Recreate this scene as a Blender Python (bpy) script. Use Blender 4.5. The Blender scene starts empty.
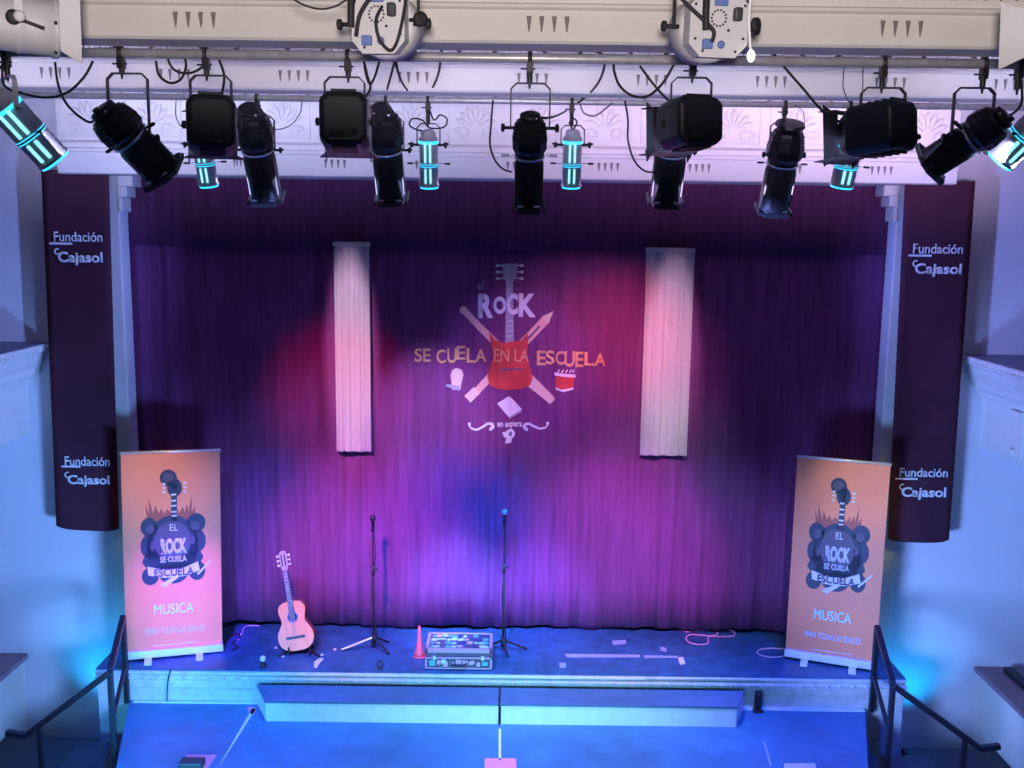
import bpy, bmesh, math, random
from mathutils import Vector, Matrix

C = bpy.context.scene.collection
PI = math.pi
V = Vector

# ------------------------------------------------------------------ camera
CAM = V((0, 0, 4.2))
PITCH = math.radians(8.867)
ROLL = 0.0125
CM = Matrix.Rotation(PI / 2 - PITCH, 3, 'X') @ Matrix.Rotation(ROLL, 3, 'Z')
camd = bpy.data.cameras.new('camera')
camd.sensor_width = 36.0
camd.lens = 36.0 * 1000 / 1024
camd.clip_start = 0.1
cam = bpy.data.objects.new('camera', camd)
cam.matrix_world = Matrix.Translation(CAM) @ CM.to_4x4()
C.objects.link(cam)
sc = bpy.context.scene
sc.camera = cam

# ------------------------------------------------------------------ world, exposure, lamps' light
w = bpy.data.worlds.new('world')
sc.world = w
w.use_nodes = True
w.node_tree.nodes['Background'].inputs[0].default_value = (0.30, 0.28, 0.62, 1)
w.node_tree.nodes['Background'].inputs[1].default_value = 0.05
sc.view_settings.view_transform = 'Standard'
sc.view_settings.look = 'None'
sc.view_settings.gamma = 1.0
sc.view_settings.exposure = 0.0
sc.view_settings.use_curve_mapping = False


def aim(o, target):
    d = V(target) - o.location
    o.rotation_euler = d.to_track_quat('-Z', 'Y').to_euler()


def spot(name, loc, target, col, power, angle, blend=0.6, size=0.06, squeeze=1.0):
    l = bpy.data.lights.new(name, 'SPOT')
    l.color = col
    l.energy = power
    l.spot_size = math.radians(angle)
    l.spot_blend = blend
    l.shadow_soft_size = size
    o = bpy.data.objects.new(name, l)
    C.objects.link(o)
    o.location = loc
    aim(o, target)
    # squeezed cone: a narrow upright beam, or (negative) a narrow level one
    o.scale = (squeeze, 1, 1) if squeeze > 0 else (1, -squeeze, 1)
    return o


def area(name, loc, target, col, power, sx, sy, spread=180):
    l = bpy.data.lights.new(name, 'AREA')
    l.shape = 'RECTANGLE'
    l.size = sx
    l.size_y = sy
    l.spread = math.radians(spread)
    l.color = col
    l.energy = power
    o = bpy.data.objects.new(name, l)
    C.objects.link(o)
    o.location = loc
    aim(o, target)
    return o


# lamps and added fills: unseen spots below the trusses fitted to the pools on the drapes,
# blue cans washing the boards, low blue floods in front of the stage throwing outward on the walls
spot('gallery_fill', (0, -0.2, 4.35), (0, 5.12, 5.46), (1.0, 0.885, 0.849), 813.0, 86, 0.5, 0.12, -0.17)  # added fill beside the camera, flattened to light only the near beam
area('beam_fill', (0, 5.6, 4.62), (0, 7.1, 5.36), (0.601, 0.587, 1.0), 25.7, 8, 0.15, 54)  # added unseen strip of light for the second beam
area('lintel_fill', (-2.3, 7.7, 4.45), (-2.3, 9.4, 5.75), (0.504, 0.531, 1.0), 42.9, 4, 0.2, 95)  # this pair: added unseen fill for the lintel
area('lintel_fill', (2.3, 7.7, 4.45), (2.3, 9.4, 5.75), (0.705, 0.542, 1.0), 51.8, 4, 0.2, 95)
spot('drape_spot', (-2.585, 6.1, 4.08), (-2.35, 10.0, 0.6), (0.09, 0.192, 1.0), 1251.9, 30, 1.0, 0.06, 1)
spot('drape_spot', (-1.65, 6.1, 4.08), (-1.5, 10.0, 0.6), (1.0, 0.218, 0.88), 1410.0, 32, 1.0, 0.06, 1)
spot('drape_spot', (-0.66, 6.1, 4.08), (-0.6, 10.0, 0.6), (0.0, 0.077, 1.0), 2078.1, 32, 1.0, 0.06, 1)
spot('drape_spot', (0.33, 6.1, 4.08), (0.3, 10.0, 0.6), (0.0, 0.398, 1.0), 606.4, 32, 1.0, 0.06, 1)
spot('drape_spot', (1.21, 6.1, 4.08), (1.1, 10.0, 0.6), (0.808, 0.106, 1.0), 1376.2, 32, 1.0, 0.06, 1)
spot('drape_spot', (2.2, 6.1, 4.08), (2.0, 10.0, 0.6), (0.331, 0.377, 1.0), 735.4, 30, 1.0, 0.06, 1)
spot('drape_spot', (-2.09, 6.1, 4.08), (-1.9, 10.0, 1.6), (0.305, 0.456, 1.0), 395.0, 34, 1.0, 0.06, 1)
spot('drape_spot', (-1.21, 6.1, 4.08), (-1.1, 10.0, 1.7), (0.0, 0.0, 1.0), 90.3, 30, 1.0, 0.06, 1)
spot('drape_spot', (-0.11, 6.1, 4.08), (-0.1, 10.0, 1.6), (0.0, 0.0, 1.0), 36.8, 24, 1.0, 0.06, 1)
spot('drape_spot', (0.88, 6.1, 4.08), (0.8, 10.0, 1.7), (0.0, 0.098, 1.0), 99.8, 30, 1.0, 0.06, 1)
spot('drape_spot', (1.76, 6.1, 4.08), (1.6, 10.0, 1.7), (0.122, 1.0, 0.469), 153.9, 26, 1.0, 0.06, 1)
spot('drape_spot', (-1.925, 6.1, 4.08), (-1.75, 10.0, 2.5), (1.0, 0.0, 0.172), 442.8, 25, 1.0, 0.06, 1)
spot('drape_spot', (-0.825, 6.1, 4.08), (-0.75, 10.0, 2.3), (0.568, 0.423, 1.0), 1172.7, 22, 1.0, 0.06, 1)
spot('drape_spot', (0.55, 6.1, 4.08), (0.5, 10.0, 2.5), (0.0, 0.0, 1.0), 112.4, 24, 1.0, 0.06, 1)
spot('drape_spot', (1.21, 6.1, 4.08), (1.1, 10.0, 3.1), (1.0, 0.0, 0.0), 311.8, 24, 1.0, 0.06, 1)
spot('drape_spot', (0.88, 6.1, 4.08), (0.8, 10.0, 2.6), (1.0, 0.397, 0.771), 433.8, 42, 1.0, 0.06, 1)  # broad soft fill added over the upper drapes
spot('drape_spot', (-0.605, 6.1, 4.08), (-0.55, 10.0, 0.2), (0.201, 0.305, 1.0), 4255.0, 17, 1.0, 0.06, 1)
spot('drape_spot', (0.33, 6.1, 4.08), (0.3, 10.0, 0.2), (0.265, 0.206, 1.0), 2882.1, 17, 1.0, 0.06, 1)
spot('strip_fill', (-1.5, 6.1, 4.1), (-1.62, 9.9, 2.95), (1.0, 0.655, 0.989), 620.0, 33, 0.7, 0.03, 0.27)  # this pair: added to give the strips their projected brightness
spot('strip_fill', (1.45, 6.1, 4.1), (1.58, 9.9, 2.95), (1.0, 0.612, 0.93), 369.0, 33, 0.7, 0.03, 0.3)
spot('emblem_fill', (0, 6.1, 4.08), (0.0, 9.95, 2.85), (0.305, 0.227, 1.0), 229.2, 25, 0.6, 0.03, 1)  # added fill that brightens the projected emblem
spot('blue_can', (-3.0, 7.95, 4.25), (-2.91, 8.35, -0.3), (0.0, 0.105, 1.0), 1366.9, 48, 1.0, 0.06, 1)
spot('blue_can', (-1.0, 7.95, 4.25), (-0.97, 8.35, -0.3), (0.129, 0.276, 1.0), 1668.9, 48, 1.0, 0.06, 1)
spot('blue_can', (1.0, 7.95, 4.25), (0.97, 8.35, -0.3), (0.269, 0.325, 1.0), 1834.5, 48, 1.0, 0.06, 1)
spot('blue_can', (3.0, 7.95, 4.25), (2.91, 8.35, -0.3), (0.0, 0.061, 1.0), 1330.2, 48, 1.0, 0.06, 1)
spot('blue_flood', (-1.3, 6.3, 0.45), (-5.5, 9.8, 1.0), (0.167, 0.373, 1.0), 1230.0, 66, 1.0, 0.35, 1)
spot('upper_fill', (-0.9, 7.2, 4.1), (-5.5, 9.8, 3.6), (0.223, 0.34, 1.0), 628.5, 46, 1.0, 0.08, 1)  # added unseen source so the wall above the boxes is lit
spot('cyan_flood', (-4.15, 9.36, -0.74), (-4.05, 9.75, 0.35), (0.0, 0.37, 1.0), 46.0, 125, 1.0, 0.06, 1)
spot('rollup_fill', (-2.9, 6.1, 4.1), (-3.35, 9.5, 1.6), (1.0, 0.576, 0.119), 367.1, 17, 1.0, 0.05, 1)  # added fills tinting the roll-up prints, no lantern of their own
spot('rollup_fill', (-2.7, 6.1, 4.1), (-3.2, 9.5, 0.4), (0.28, 0.0, 1.0), 3706.4, 16, 1.0, 0.05, 1)
spot('blue_flood', (1.3, 6.3, 0.45), (5.5, 9.8, 1.0), (0.193, 0.36, 1.0), 1230.0, 66, 1.0, 0.35, 1)
spot('upper_fill', (0.9, 7.2, 4.1), (5.5, 9.8, 3.6), (0.216, 0.291, 1.0), 734.4, 46, 1.0, 0.08, 1)
spot('cyan_flood', (4.11, 9.36, -0.74), (4.05, 9.75, 0.35), (0.0, 0.357, 1.0), 42.0, 125, 1.0, 0.06, 1)
spot('rollup_fill', (2.9, 6.1, 4.1), (3.35, 9.5, 1.6), (1.0, 0.977, 0.324), 299.1, 17, 1.0, 0.05, 1)
spot('rollup_fill', (2.7, 6.1, 4.1), (3.2, 9.5, 0.4), (1.0, 0.0, 0.0), 50.4, 16, 1.0, 0.05, 1)
area('front_fill', (0, 6.2, -0.12), (0, 9.0, -0.2), (0.219, 0.69, 1.0), 20.0, 3.0, 0.12, 70)  # added unseen fills brightening the step fronts and fascia
area('front_fill', (-2.9, 6.6, -0.1), (-2.9, 9.0, -0.2), (0.06, 0.5, 1.0), 10.0, 1.2, 0.12, 60)


# ------------------------------------------------------------------ pixel <-> place
def ray(px, py):
    return CM @ V(((px - 512) / 1000.0, -(py - 384) / 1000.0, -1.0))


def P(px, py, Y):
    d = ray(px, py)
    return CAM + d * (Y / d.y)


def PZ(px, py, Z):
    d = ray(px, py)
    return CAM + d * ((Z - CAM.z) / d.z)


# ------------------------------------------------------------------ materials
def mat(name, col, rough=0.6, metal=0.0, noise=0.0, scale=6.0, emit=None, strength=0.0, bump=0.0, bscale=40.0, col2=None, stretch=None, spec=None):
    m = bpy.data.materials.new(name)
    m.use_nodes = True
    nt = m.node_tree
    b = nt.nodes['Principled BSDF']
    b.inputs['Base Color'].default_value = (*col, 1)
    b.inputs['Roughness'].default_value = rough
    b.inputs['Metallic'].default_value = metal
    if spec is not None:
        b.inputs['Specular IOR Level'].default_value = spec
    tc = nt.nodes.new('ShaderNodeTexCoord')
    if noise or col2:
        n = nt.nodes.new('ShaderNodeTexNoise')
        n.inputs['Scale'].default_value = scale
        n.inputs['Detail'].default_value = 5
        src = tc.outputs['Object']
        if stretch:
            mp = nt.nodes.new('ShaderNodeMapping')
            mp.inputs['Scale'].default_value = stretch
            nt.links.new(src, mp.inputs['Vector'])
            src = mp.outputs['Vector']
        nt.links.new(src, n.inputs['Vector'])
        r = nt.nodes.new('ShaderNodeValToRGB')
        c2 = col2 or tuple(max(0, c * (1 - noise)) for c in col)
        r.color_ramp.elements[0].color = (*c2, 1)
        r.color_ramp.elements[0].position = 0.3
        r.color_ramp.elements[1].color = (*col, 1)
        r.color_ramp.elements[1].position = 0.7
        nt.links.new(n.outputs['Fac'], r.inputs['Fac'])
        nt.links.new(r.outputs['Color'], b.inputs['Base Color'])
    if bump:
        n2 = nt.nodes.new('ShaderNodeTexNoise')
        n2.inputs['Scale'].default_value = bscale
        bp = nt.nodes.new('ShaderNodeBump')
        bp.inputs['Strength'].default_value = bump
        bp.inputs['Distance'].default_value = 0.01
        nt.links.new(tc.outputs['Object'], n2.inputs['Vector'])
        nt.links.new(n2.outputs['Fac'], bp.inputs['Height'])
        nt.links.new(bp.outputs['Normal'], b.inputs['Normal'])
    if emit:
        b.inputs['Emission Color'].default_value = (*emit, 1)
        b.inputs['Emission Strength'].default_value = strength
    return m


plaster = mat('plaster', (0.78, 0.74, 0.69), 0.75, noise=0.08, scale=3, bump=0.15, bscale=25)
hole_shade = mat('hole_shade', (0.22, 0.19, 0.18), 0.9)  # dark tone stands for the shade inside the wedge holes
wallpaint = mat('wall_paint', (0.74, 0.73, 0.76), 0.8, noise=0.06, scale=2)
stagepaint = mat('stage_paint', (0.04, 0.16, 0.28), 0.45, noise=0.45, scale=7, bump=0.1, bscale=30)
floorpaint = mat('floor_paint', (0.06, 0.21, 0.36), 0.45, noise=0.3, scale=4, bump=0.06, bscale=20)
whitepaint = mat('white_paint', (0.80, 0.82, 0.82), 0.55, noise=0.1, scale=9)
dullwhite = mat('worn_white', (0.60, 0.62, 0.64), 0.6, noise=0.25, scale=12)
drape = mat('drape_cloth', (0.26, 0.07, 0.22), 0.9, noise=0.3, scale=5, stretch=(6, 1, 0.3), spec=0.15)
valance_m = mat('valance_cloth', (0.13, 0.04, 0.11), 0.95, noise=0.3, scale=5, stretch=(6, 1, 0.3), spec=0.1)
projectedwhite = mat('projected_white', (0.54, 0.49, 0.51), 0.85, noise=0.06, scale=14)
bannercloth = mat('banner_cloth', (0.085, 0.026, 0.046), 0.9, noise=0.3, scale=3, spec=0.15)
lettering = mat('white_lettering', (0.85, 0.84, 0.86), 0.7)
black = mat('black_enamel', (0.016, 0.016, 0.020), 0.42, noise=0.3, scale=20)
blackmat = mat('black_rubber', (0.014, 0.013, 0.016), 0.7)
charcoal = mat('charcoal_enamel', (0.030, 0.030, 0.034), 0.5)
steel = mat('galvanised_steel', (0.60, 0.58, 0.60), 0.38, metal=0.35, noise=0.25, scale=20)
darksteel = mat('grey_steel', (0.22, 0.20, 0.23), 0.5, metal=0.5, noise=0.2, scale=20)
chrome = mat('bright_metal', (0.85, 0.85, 0.86), 0.25, metal=0.9)
silver = mat('silver_enamel', (0.72, 0.72, 0.76), 0.4, metal=0.15, noise=0.08, scale=15)
whitemetal = mat('white_enamel', (0.56, 0.55, 0.57), 0.45, noise=0.05, scale=12)
bluelit = mat('blue_lamp_light', (0.1, 0.6, 0.9), 0.4, emit=(0.03, 0.62, 1.0), strength=1.8)
cyanlit = mat('cyan_lamp_light', (0.4, 0.8, 0.9), 0.4, emit=(0.32, 0.92, 1.0), strength=1.2)
bulblit = mat('bulb_glow', (0.9, 0.95, 1), 0.3, emit=(0.85, 1.0, 1.0), strength=3.0)
parapet_top = mat('parapet_cloth', (0.34, 0.22, 0.27), 0.7, noise=0.2, scale=5)
bluecon = mat('blue_connector', (0.10, 0.16, 0.42), 0.5)


# ------------------------------------------------------------------ mesh helpers
class MB:
    def __init__(self):
        self.v = []
        self.f = []
        self.mi = []
        self.sm = []
        self.m = 0
        self.T = Matrix.Identity(4)

    def add(self, verts, faces, smooth=False):
        k = len(self.v)
        self.v += [self.T @ V(p) for p in verts]
        for f in faces:
            self.f.append([i + k for i in f])
            self.mi.append(self.m)
            self.sm.append(smooth)
        return self

    def box(self, c, s, R=None):
        c = V(c)
        h = V(s) / 2
        vs = []
        for z in (-1, 1):
            for (x, y) in ((-1, -1), (1, -1), (1, 1), (-1, 1)):
                p = V((x * h.x, y * h.y, z * h.z))
                vs.append(c + ((R @ p) if R else p))
        return self.add(vs, [(3, 2, 1, 0), (4, 5, 6, 7), (0, 1, 5, 4), (1, 2, 6, 5), (2, 3, 7, 6), (3, 0, 4, 7)])

    def span(self, a, b):
        a, b = V(a), V(b)
        return self.box((a + b) / 2, [abs(q) for q in (b - a)])

    def lathe(self, p0, axis, prof, n=20, side=None, smooth=True):
        """prof: [(t along axis, radius)]"""
        a = V(axis).normalized()
        s = V(side) if side else (V((0, 0, 1)) if abs(a.z) < 0.9 else V((1, 0, 0)))
        u = (s - a * s.dot(a)).normalized()
        w_ = a.cross(u)
        p0 = V(p0)
        vs, fs = [], []
        for (t, r) in prof:
            for k in range(n):
                th = 2 * PI * k / n
                vs.append(p0 + a * t + (u * math.cos(th) + w_ * math.sin(th)) * max(r, 1e-4))
        for j in range(len(prof) - 1):
            for k in range(n):
                k2 = (k + 1) % n
                fs.append((j * n + k, j * n + k2, (j + 1) * n + k2, (j + 1) * n + k))
        self.add(vs, fs, smooth)
        k = len(self.v) - len(vs)
        self.f.append([k + i for i in range(n)][::-1])
        self.mi.append(self.m)
        self.sm.append(False)
        self.f.append([k + (len(prof) - 1) * n + i for i in range(n)])
        self.mi.append(self.m)
        self.sm.append(False)
        return self

    def cyl(self, a, b, r, r2=None, n=14):
        a, b = V(a), V(b)
        L = (b - a).length
        return self.lathe(a, b - a, [(0, r), (L, r if r2 is None else r2)], n)

    def ball(self, c, r, n=12, sz=1.0):
        prof = [(-r * sz * math.cos(PI * k / 8), r * math.sin(PI * k / 8)) for k in range(9)]
        return self.lathe(c, (0, 0, 1), prof, n)

    def tube(self, pts, r, n=8, smooth_path=True, sub=6):
        pts = [V(p) for p in pts]
        if smooth_path and len(pts) > 2:
            pts = catmull(pts, sub)
        vs, fs = [], []
        up = None
        for i, p in enumerate(pts):
            d = (pts[min(i + 1, len(pts) - 1)] - pts[max(i - 1, 0)]).normalized()
            if up is None:
                s = V((0, 0, 1)) if abs(d.z) < 0.9 else V((1, 0, 0))
                up = (s - d * s.dot(d)).normalized()
            else:
                up = (up - d * up.dot(d)).normalized()
            w_ = d.cross(up)
            for k in range(n):
                th = 2 * PI * k / n
                vs.append(p + (up * math.cos(th) + w_ * math.sin(th)) * r)
        for j in range(len(pts) - 1):
            for k in range(n):
                k2 = (k + 1) % n
                fs.append((j * n + k, j * n + k2, (j + 1) * n + k2, (j + 1) * n + k))
        fs.append(tuple(range(n))[::-1])
        fs.append(tuple((len(pts) - 1) * n + k for k in range(n)))
        return self.add(vs, fs, True)

    def bar(self, a, b, wx, wz):
        """rectangular bar from a to b"""
        a, b = V(a), V(b)
        d = (b - a).normalized()
        s = V((0, 0, 1)) if abs(d.z) < 0.9 else V((0, 1, 0))
        u = (s - d * s.dot(d)).normalized()
        w_ = d.cross(u)
        vs = []
        for p in (a, b):
            for (i, j) in ((-1, -1), (1, -1), (1, 1), (-1, 1)):
                vs.append(p + w_ * (i * wx / 2) + u * (j * wz / 2))
        return self.add(vs, [(3, 2, 1, 0), (4, 5, 6, 7), (0, 1, 5, 4), (1, 2, 6, 5), (2, 3, 7, 6), (3, 0, 4, 7)])

    def prism(self, outline, y0, y1):
        """outline [(x,z)] extruded along y"""
        n = len(outline)
        vs = [(x, y0, z) for x, z in outline] + [(x, y1, z) for x, z in outline]
        fs = [tuple(range(n)), tuple(range(2 * n - 1, n - 1, -1))]
        for k in range(n):
            k2 = (k + 1) % n
            fs.append((k2, k, n + k, n + k2))
        return self.add(vs, fs)

    def sweepx(self, prof, x0, x1):
        """closed profile [(y,z)] extruded along x"""
        n = len(prof)
        vs = [(x0, y, z) for y, z in prof] + [(x1, y, z) for y, z in prof]
        fs = [tuple(range(n)), tuple(range(2 * n - 1, n - 1, -1))]
        for k in range(n):
            k2 = (k + 1) % n
            fs.append((k2, k, n + k, n + k2))
        return self.add(vs, fs)

    def build(self, name, mats, parent=None, bevel=0.0, seg=2):
        if not isinstance(mats, (list, tuple)):
            mats = [mats]
        me = bpy.data.meshes.new(name)
        me.from_pydata([tuple(p) for p in self.v], [], self.f)
        for m in mats:
            me.materials.append(m)
        for i, p in enumerate(me.polygons):
            p.material_index = min(self.mi[i], len(mats) - 1)
            p.use_smooth = self.sm[i]
        bm = bmesh.new()
        bm.from_mesh(me)
        bmesh.ops.recalc_face_normals(bm, faces=bm.faces)
        bm.to_mesh(me)
        bm.free()
        o = bpy.data.objects.new(name, me)
        C.objects.link(o)
        if parent:
            o.parent = parent
        if bevel:
            md = o.modifiers.new('bevel', 'BEVEL')
            md.width = bevel
            md.segments = seg
            md.limit_method = 'ANGLE'
        return o


def catmull(pts, sub):
    out = []
    n = len(pts)
    for i in range(n - 1):
        p0, p1, p2, p3 = pts[max(i - 1, 0)], pts[i], pts[i + 1], pts[min(i + 2, n - 1)]
        for k in range(sub):
            t = k / sub
            out.append(0.5 * ((2 * p1) + (p2 - p0) * t + (2 * p0 - 5 * p1 + 4 * p2 - p3) * t * t + (3 * p1 - p0 - 3 * p2 + p3) * t ** 3))
    out.append(pts[-1])
    return out


def thing(name, label, cat, loc=(0, 0, 0), group=None, rot=None):
    o = bpy.data.objects.new(name, None)
    o.empty_display_size = 0.1
    C.objects.link(o)
    o.location = loc
    if rot:
        o.rotation_euler = rot
    o['label'] = label
    o['category'] = cat
    if group:
        o['group'] = group
    return o


def tag(o, label, cat, group=None):
    o['label'] = label
    o['category'] = cat
    if group:
        o['group'] = group
    return o


def struct(o):
    o['kind'] = 'structure'
    return o


def text_mesh(s, size, bold=0.0, depth=0.0):
    """glyph outlines of s in the x/z plane, centred on x, baseline z=0"""
    cu = bpy.data.curves.new('t', 'FONT')
    cu.body = s
    cu.size = size
    cu.align_x = 'CENTER'
    cu.offset = bold
    cu.extrude = depth
    cu.resolution_u = 4
    o = bpy.data.objects.new('t', cu)
    C.objects.link(o)
    dg = bpy.context.evaluated_depsgraph_get()
    dg.update()
    me = bpy.data.meshes.new_from_object(o.evaluated_get(dg))
    bpy.data.objects.remove(o)
    bpy.data.curves.remove(cu)
    me.transform(Matrix.Rotation(PI / 2, 4, 'X'))
    return me


def text_obj(name, s, width, m, parent, mw, bold=0.0, depth=0.002, height=None):
    """text scaled to a width (and height), placed with matrix mw in the parent's space"""
    me = text_mesh(s, 1.0, bold, 0.0)
    xs = [v.co.x for v in me.vertices]
    zs = [v.co.z for v in me.vertices]
    cx = (min(xs) + max(xs)) / 2
    cz = (min(zs) + max(zs)) / 2
    k = width / (max(xs) - min(xs))
    kz = (height / (max(zs) - min(zs))) if height else k
    me.transform(Matrix.Diagonal((k, 1, kz, 1)) @ Matrix.Translation((-cx, 0, -cz)))
    bm = bmesh.new()
    bm.from_mesh(me)
    r = bmesh.ops.extrude_face_region(bm, geom=bm.faces[:])
    bmesh.ops.translate(bm, verts=[g for g in r['geom'] if isinstance(g, bmesh.types.BMVert)], vec=(0, depth, 0))
    bmesh.ops.recalc_face_normals(bm, faces=bm.faces)
    bm.to_mesh(me)
    bm.free()
    me.transform(mw)
    me.materials.clear()
    me.materials.append(m)
    o = bpy.data.objects.new(name, me)
    C.objects.link(o)
    o.parent = parent
    return o


# ================================================================== THE SETTING
YW = 9.75          # face of the proscenium wall
YC = 10.05         # drapes
YS = 9.0           # stage front
ZF = -0.33         # fore-stage floor
ZL = P(512, 179, 9.4).z      # underside of the lintel
XL = P(131, 450, YW).x       # opening
XR = P(880, 450, YW).x
ZTOP = 6.3

# proscenium wall with its opening
m = MB()
m.span((-6.5, YW, -1.6), (XL, YW + 0.2, ZTOP))
m.span((XR, YW, -1.6), (6.5, YW + 0.2, ZTOP))
m.span((XL, YW, ZL), (XR, YW + 0.2, ZTOP))
struct(m.build('wall_back', wallpaint))
for nm, s in (('wall_left', -1), ('wall_right', 1)):
    struct(MB().span((s * 6.3, -3, -1.6), (s * 6.5, YW + 0.2, ZTOP)).build(nm, wallpaint))
struct(MB().span((-6.5, -3.2, -1.6), (6.5, -3.0, ZTOP)).build('wall_rear', wallpaint))
struct(MB().span((-6.5, -3, ZTOP), (6.5, YW + 0.2, ZTOP + 0.2)).build('ceiling', plaster))
# backstage shell behind the drapes
struct(MB().span((-6.5, 11.2, -1.6), (6.5, 11.3, ZTOP)).build('wall_backstage', blackmat))

# corbels at the top corners of the opening and the jamb strips
for k, s in enumerate((-1, 1)):
    xo = XL if s < 0 else XR
    m = MB()
    z = ZL
    for (wd, dz) in ((0.15, 0.10), (0.09, 0.10), (0.04, 0.14)):
        m.span((xo, YW - 0.04, z - dz), (xo - s * wd, YW + 0.2, z))
        z -= dz
    m.span((xo, YW - 0.02, 0.0), (xo + s * 0.22, YW + 0.0, ZL))
    struct(m.build('trim_%d' % (k + 1), plaster, bevel=0.015))

# lintel with frieze reliefs, mouldings and groups of wedge holes
lx0, lx1 = P(56, 140, 9.4).x, P(960, 140, 9.4).x


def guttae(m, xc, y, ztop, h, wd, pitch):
    """four little wedge holes, their inner shade painted as dark wedges on a face"""
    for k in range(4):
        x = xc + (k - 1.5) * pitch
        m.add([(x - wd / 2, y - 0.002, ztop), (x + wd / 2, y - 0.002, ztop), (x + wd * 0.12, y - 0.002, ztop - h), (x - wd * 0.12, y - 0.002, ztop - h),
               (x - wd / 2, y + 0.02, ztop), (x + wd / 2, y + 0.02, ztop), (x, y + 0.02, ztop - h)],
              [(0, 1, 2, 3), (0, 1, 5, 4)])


m = MB()
zl = ZL
m.sweepx([(9.42, zl), (9.40, zl + 0.01), (9.40, zl + 0.19), (9.37, zl + 0.20), (9.37, zl + 0.225), (9.39, zl + 0.24), (9.385, zl + 0.28), (9.42, zl + 0.30),
          (9.43, zl + 0.31), (9.43, zl + 0.90), (9.39, zl + 0.93), (9.39, ZTOP), (YW, ZTOP), (YW, zl)], lx0, lx1)
pitch = 0.58
npan = int((lx1 - lx0) / pitch)
for k in range(npan):
    x = lx0 + (lx1 - lx0) * (k + 0.5) / npan
    # raised panel frame
    for (a, b) in (((-0.25, 0.33), (0.25, 0.345)), ((-0.25, 0.80), (0.25, 0.815))):
        m.span((x + a[0], 9.415, zl + a[1]), (x + b[0], 9.44, zl + b[1]))
    for sx in (-0.25, 0.25):
        m.span((x + sx - 0.008, 9.415, zl + 0.33), (x + sx + 0.008, 9.44, zl + 0.815))
    # palmette: a fan of petals over two scrolls
    for q in range(7):
        th = PI * (0.12 + 0.76 * q / 6)
        p0 = V((x, 9.43, zl + 0.46))
        d = V((math.cos(th), 0, math.sin(th)))
        m.lathe(p0 + d * 0.04, d, [(0, 0.006), (0.05, 0.02), (0.10, 0.028), (0.14, 0.018), (0.155, 0.003)], 7)
    for sx in (-1, 1):
        pts = []
        for q in range(12):
            th = q / 11 * 2.2 * PI
            r = 0.075 * (1 - q / 15)
            pts.append((x + sx * (0.12 + r * math.cos(th)), 9.43, zl + 0.41 + r * 0.7 * math.sin(th)))
        m.tube(pts, 0.014, 6, sub=2)
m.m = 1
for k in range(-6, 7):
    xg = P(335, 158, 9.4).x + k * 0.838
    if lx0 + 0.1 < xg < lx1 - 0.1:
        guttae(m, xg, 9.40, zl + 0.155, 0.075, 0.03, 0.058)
struct(m.build('trim_3', [plaster, hole_shade]))


# two ceiling beams: key-pattern band, ledge, flat face with wedge holes
def beam(nm, yf, yb, zb, xg0, gp, zg):
    m = MB()
    prof = [(yf + 0.015, zb), (yf, zb + 0.012), (yf, zb + 0.155), (yf - 0.022, zb + 0.165), (yf - 0.022, zb + 0.18), (yf - 0.005, zb + 0.19), (yf - 0.01, zb + 0.215),
            (yf - 0.01, zb + 0.275), (yf - 0.04, zb + 0.285), (yf - 0.04, zb + 0.33), (yf - 0.01, zb + 0.35), (yf - 0.01, ZTOP), (yb, ZTOP), (yb, zb)]
    m.sweepx(prof, -6.3, 6.3)
    # key pattern, raised strips
    kw = 0.075
    x = -4.0
    while x < 4.0:
        y0, y1 = yf - 0.019, yf - 0.008
        z0 = zb + 0.222
        t = 0.009
        for (a, b, c, d) in ((0, 0, 0.062, t), (0.053, 0, 0.062, 0.046), (0.018, 0.037, 0.062, 0.046), (0.018, 0.018, 0.027, 0.046), (0.018, 0.018, 0.044, 0.027)):
            m.span((x + a, y0, z0 + b), (x + c, y1, z0 + d))
        x += kw
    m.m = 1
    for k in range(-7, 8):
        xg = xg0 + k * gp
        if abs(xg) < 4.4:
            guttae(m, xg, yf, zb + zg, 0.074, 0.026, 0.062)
    return struct(m.build(nm, [plaster, hole_shade]))


YB1, YB2 = 5.12, 7.05
ZB = P(512, 43, YB1).z
ZB2 = P(512, 92.5, YB2).z
beam('trim_4', YB1, YB1 + 0.22, ZB, P(548, 24, YB1).x, (P(897, 24, YB1).x - P(190, 24, YB1).x) / 4, 0.128)
beam('trim_5', YB2, YB2 + 0.24, ZB2, P(294, 78, YB2).x, (P(892, 82, YB2).x - P(57, 73, YB2).x) / 7, 0.128)

# stage boards, fascia with its bead row, fore-stage floor, hall floor
sx0 = PZ(97, 667, 0).x
sx1 = PZ(908, 681, 0).x
m = MB()
m.span((sx0, YS, -0.06), (sx1, YW + 0.05, 0))
m.span((XL - 0.1, YW - 0.1, -0.06), (XR + 0.1, 11.2, -0.0005))
struct(m.build('floor_stage', stagepaint))
m = MB()
m.sweepx([(YS + 0.05, -0.012), (YS - 0.012, -0.012), (YS - 0.022, -0.02), (YS - 0.022, -0.035), (YS + 0.0, -0.045), (YS - 0.016, -0.055), (YS - 0.028, -0.08), (YS - 0.016, -0.105),
          (YS + 0.015, -0.115), (YS + 0.02, -0.19), (YS + 0.008, -0.20), (YS + 0.008, -0.225), (YS + 0.025, -0.235), (YS + 0.025, -1.6), (YS + 0.3, -1.6), (YS + 0.3, -0.06), (YS + 0.05, -0.06)], sx0, sx1)
x = sx0 + 0.1
while x < sx1:
    m.ball((x, YS - 0.026, -0.08), 0.02, 8)
    x += 0.125
m.m = 1
m.span((-2.5, YS - 0.026, -0.034), (1.3, YS - 0.02, -0.02))
struct(m.build('trim_6', [dullwhite, whitepaint]))
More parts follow.
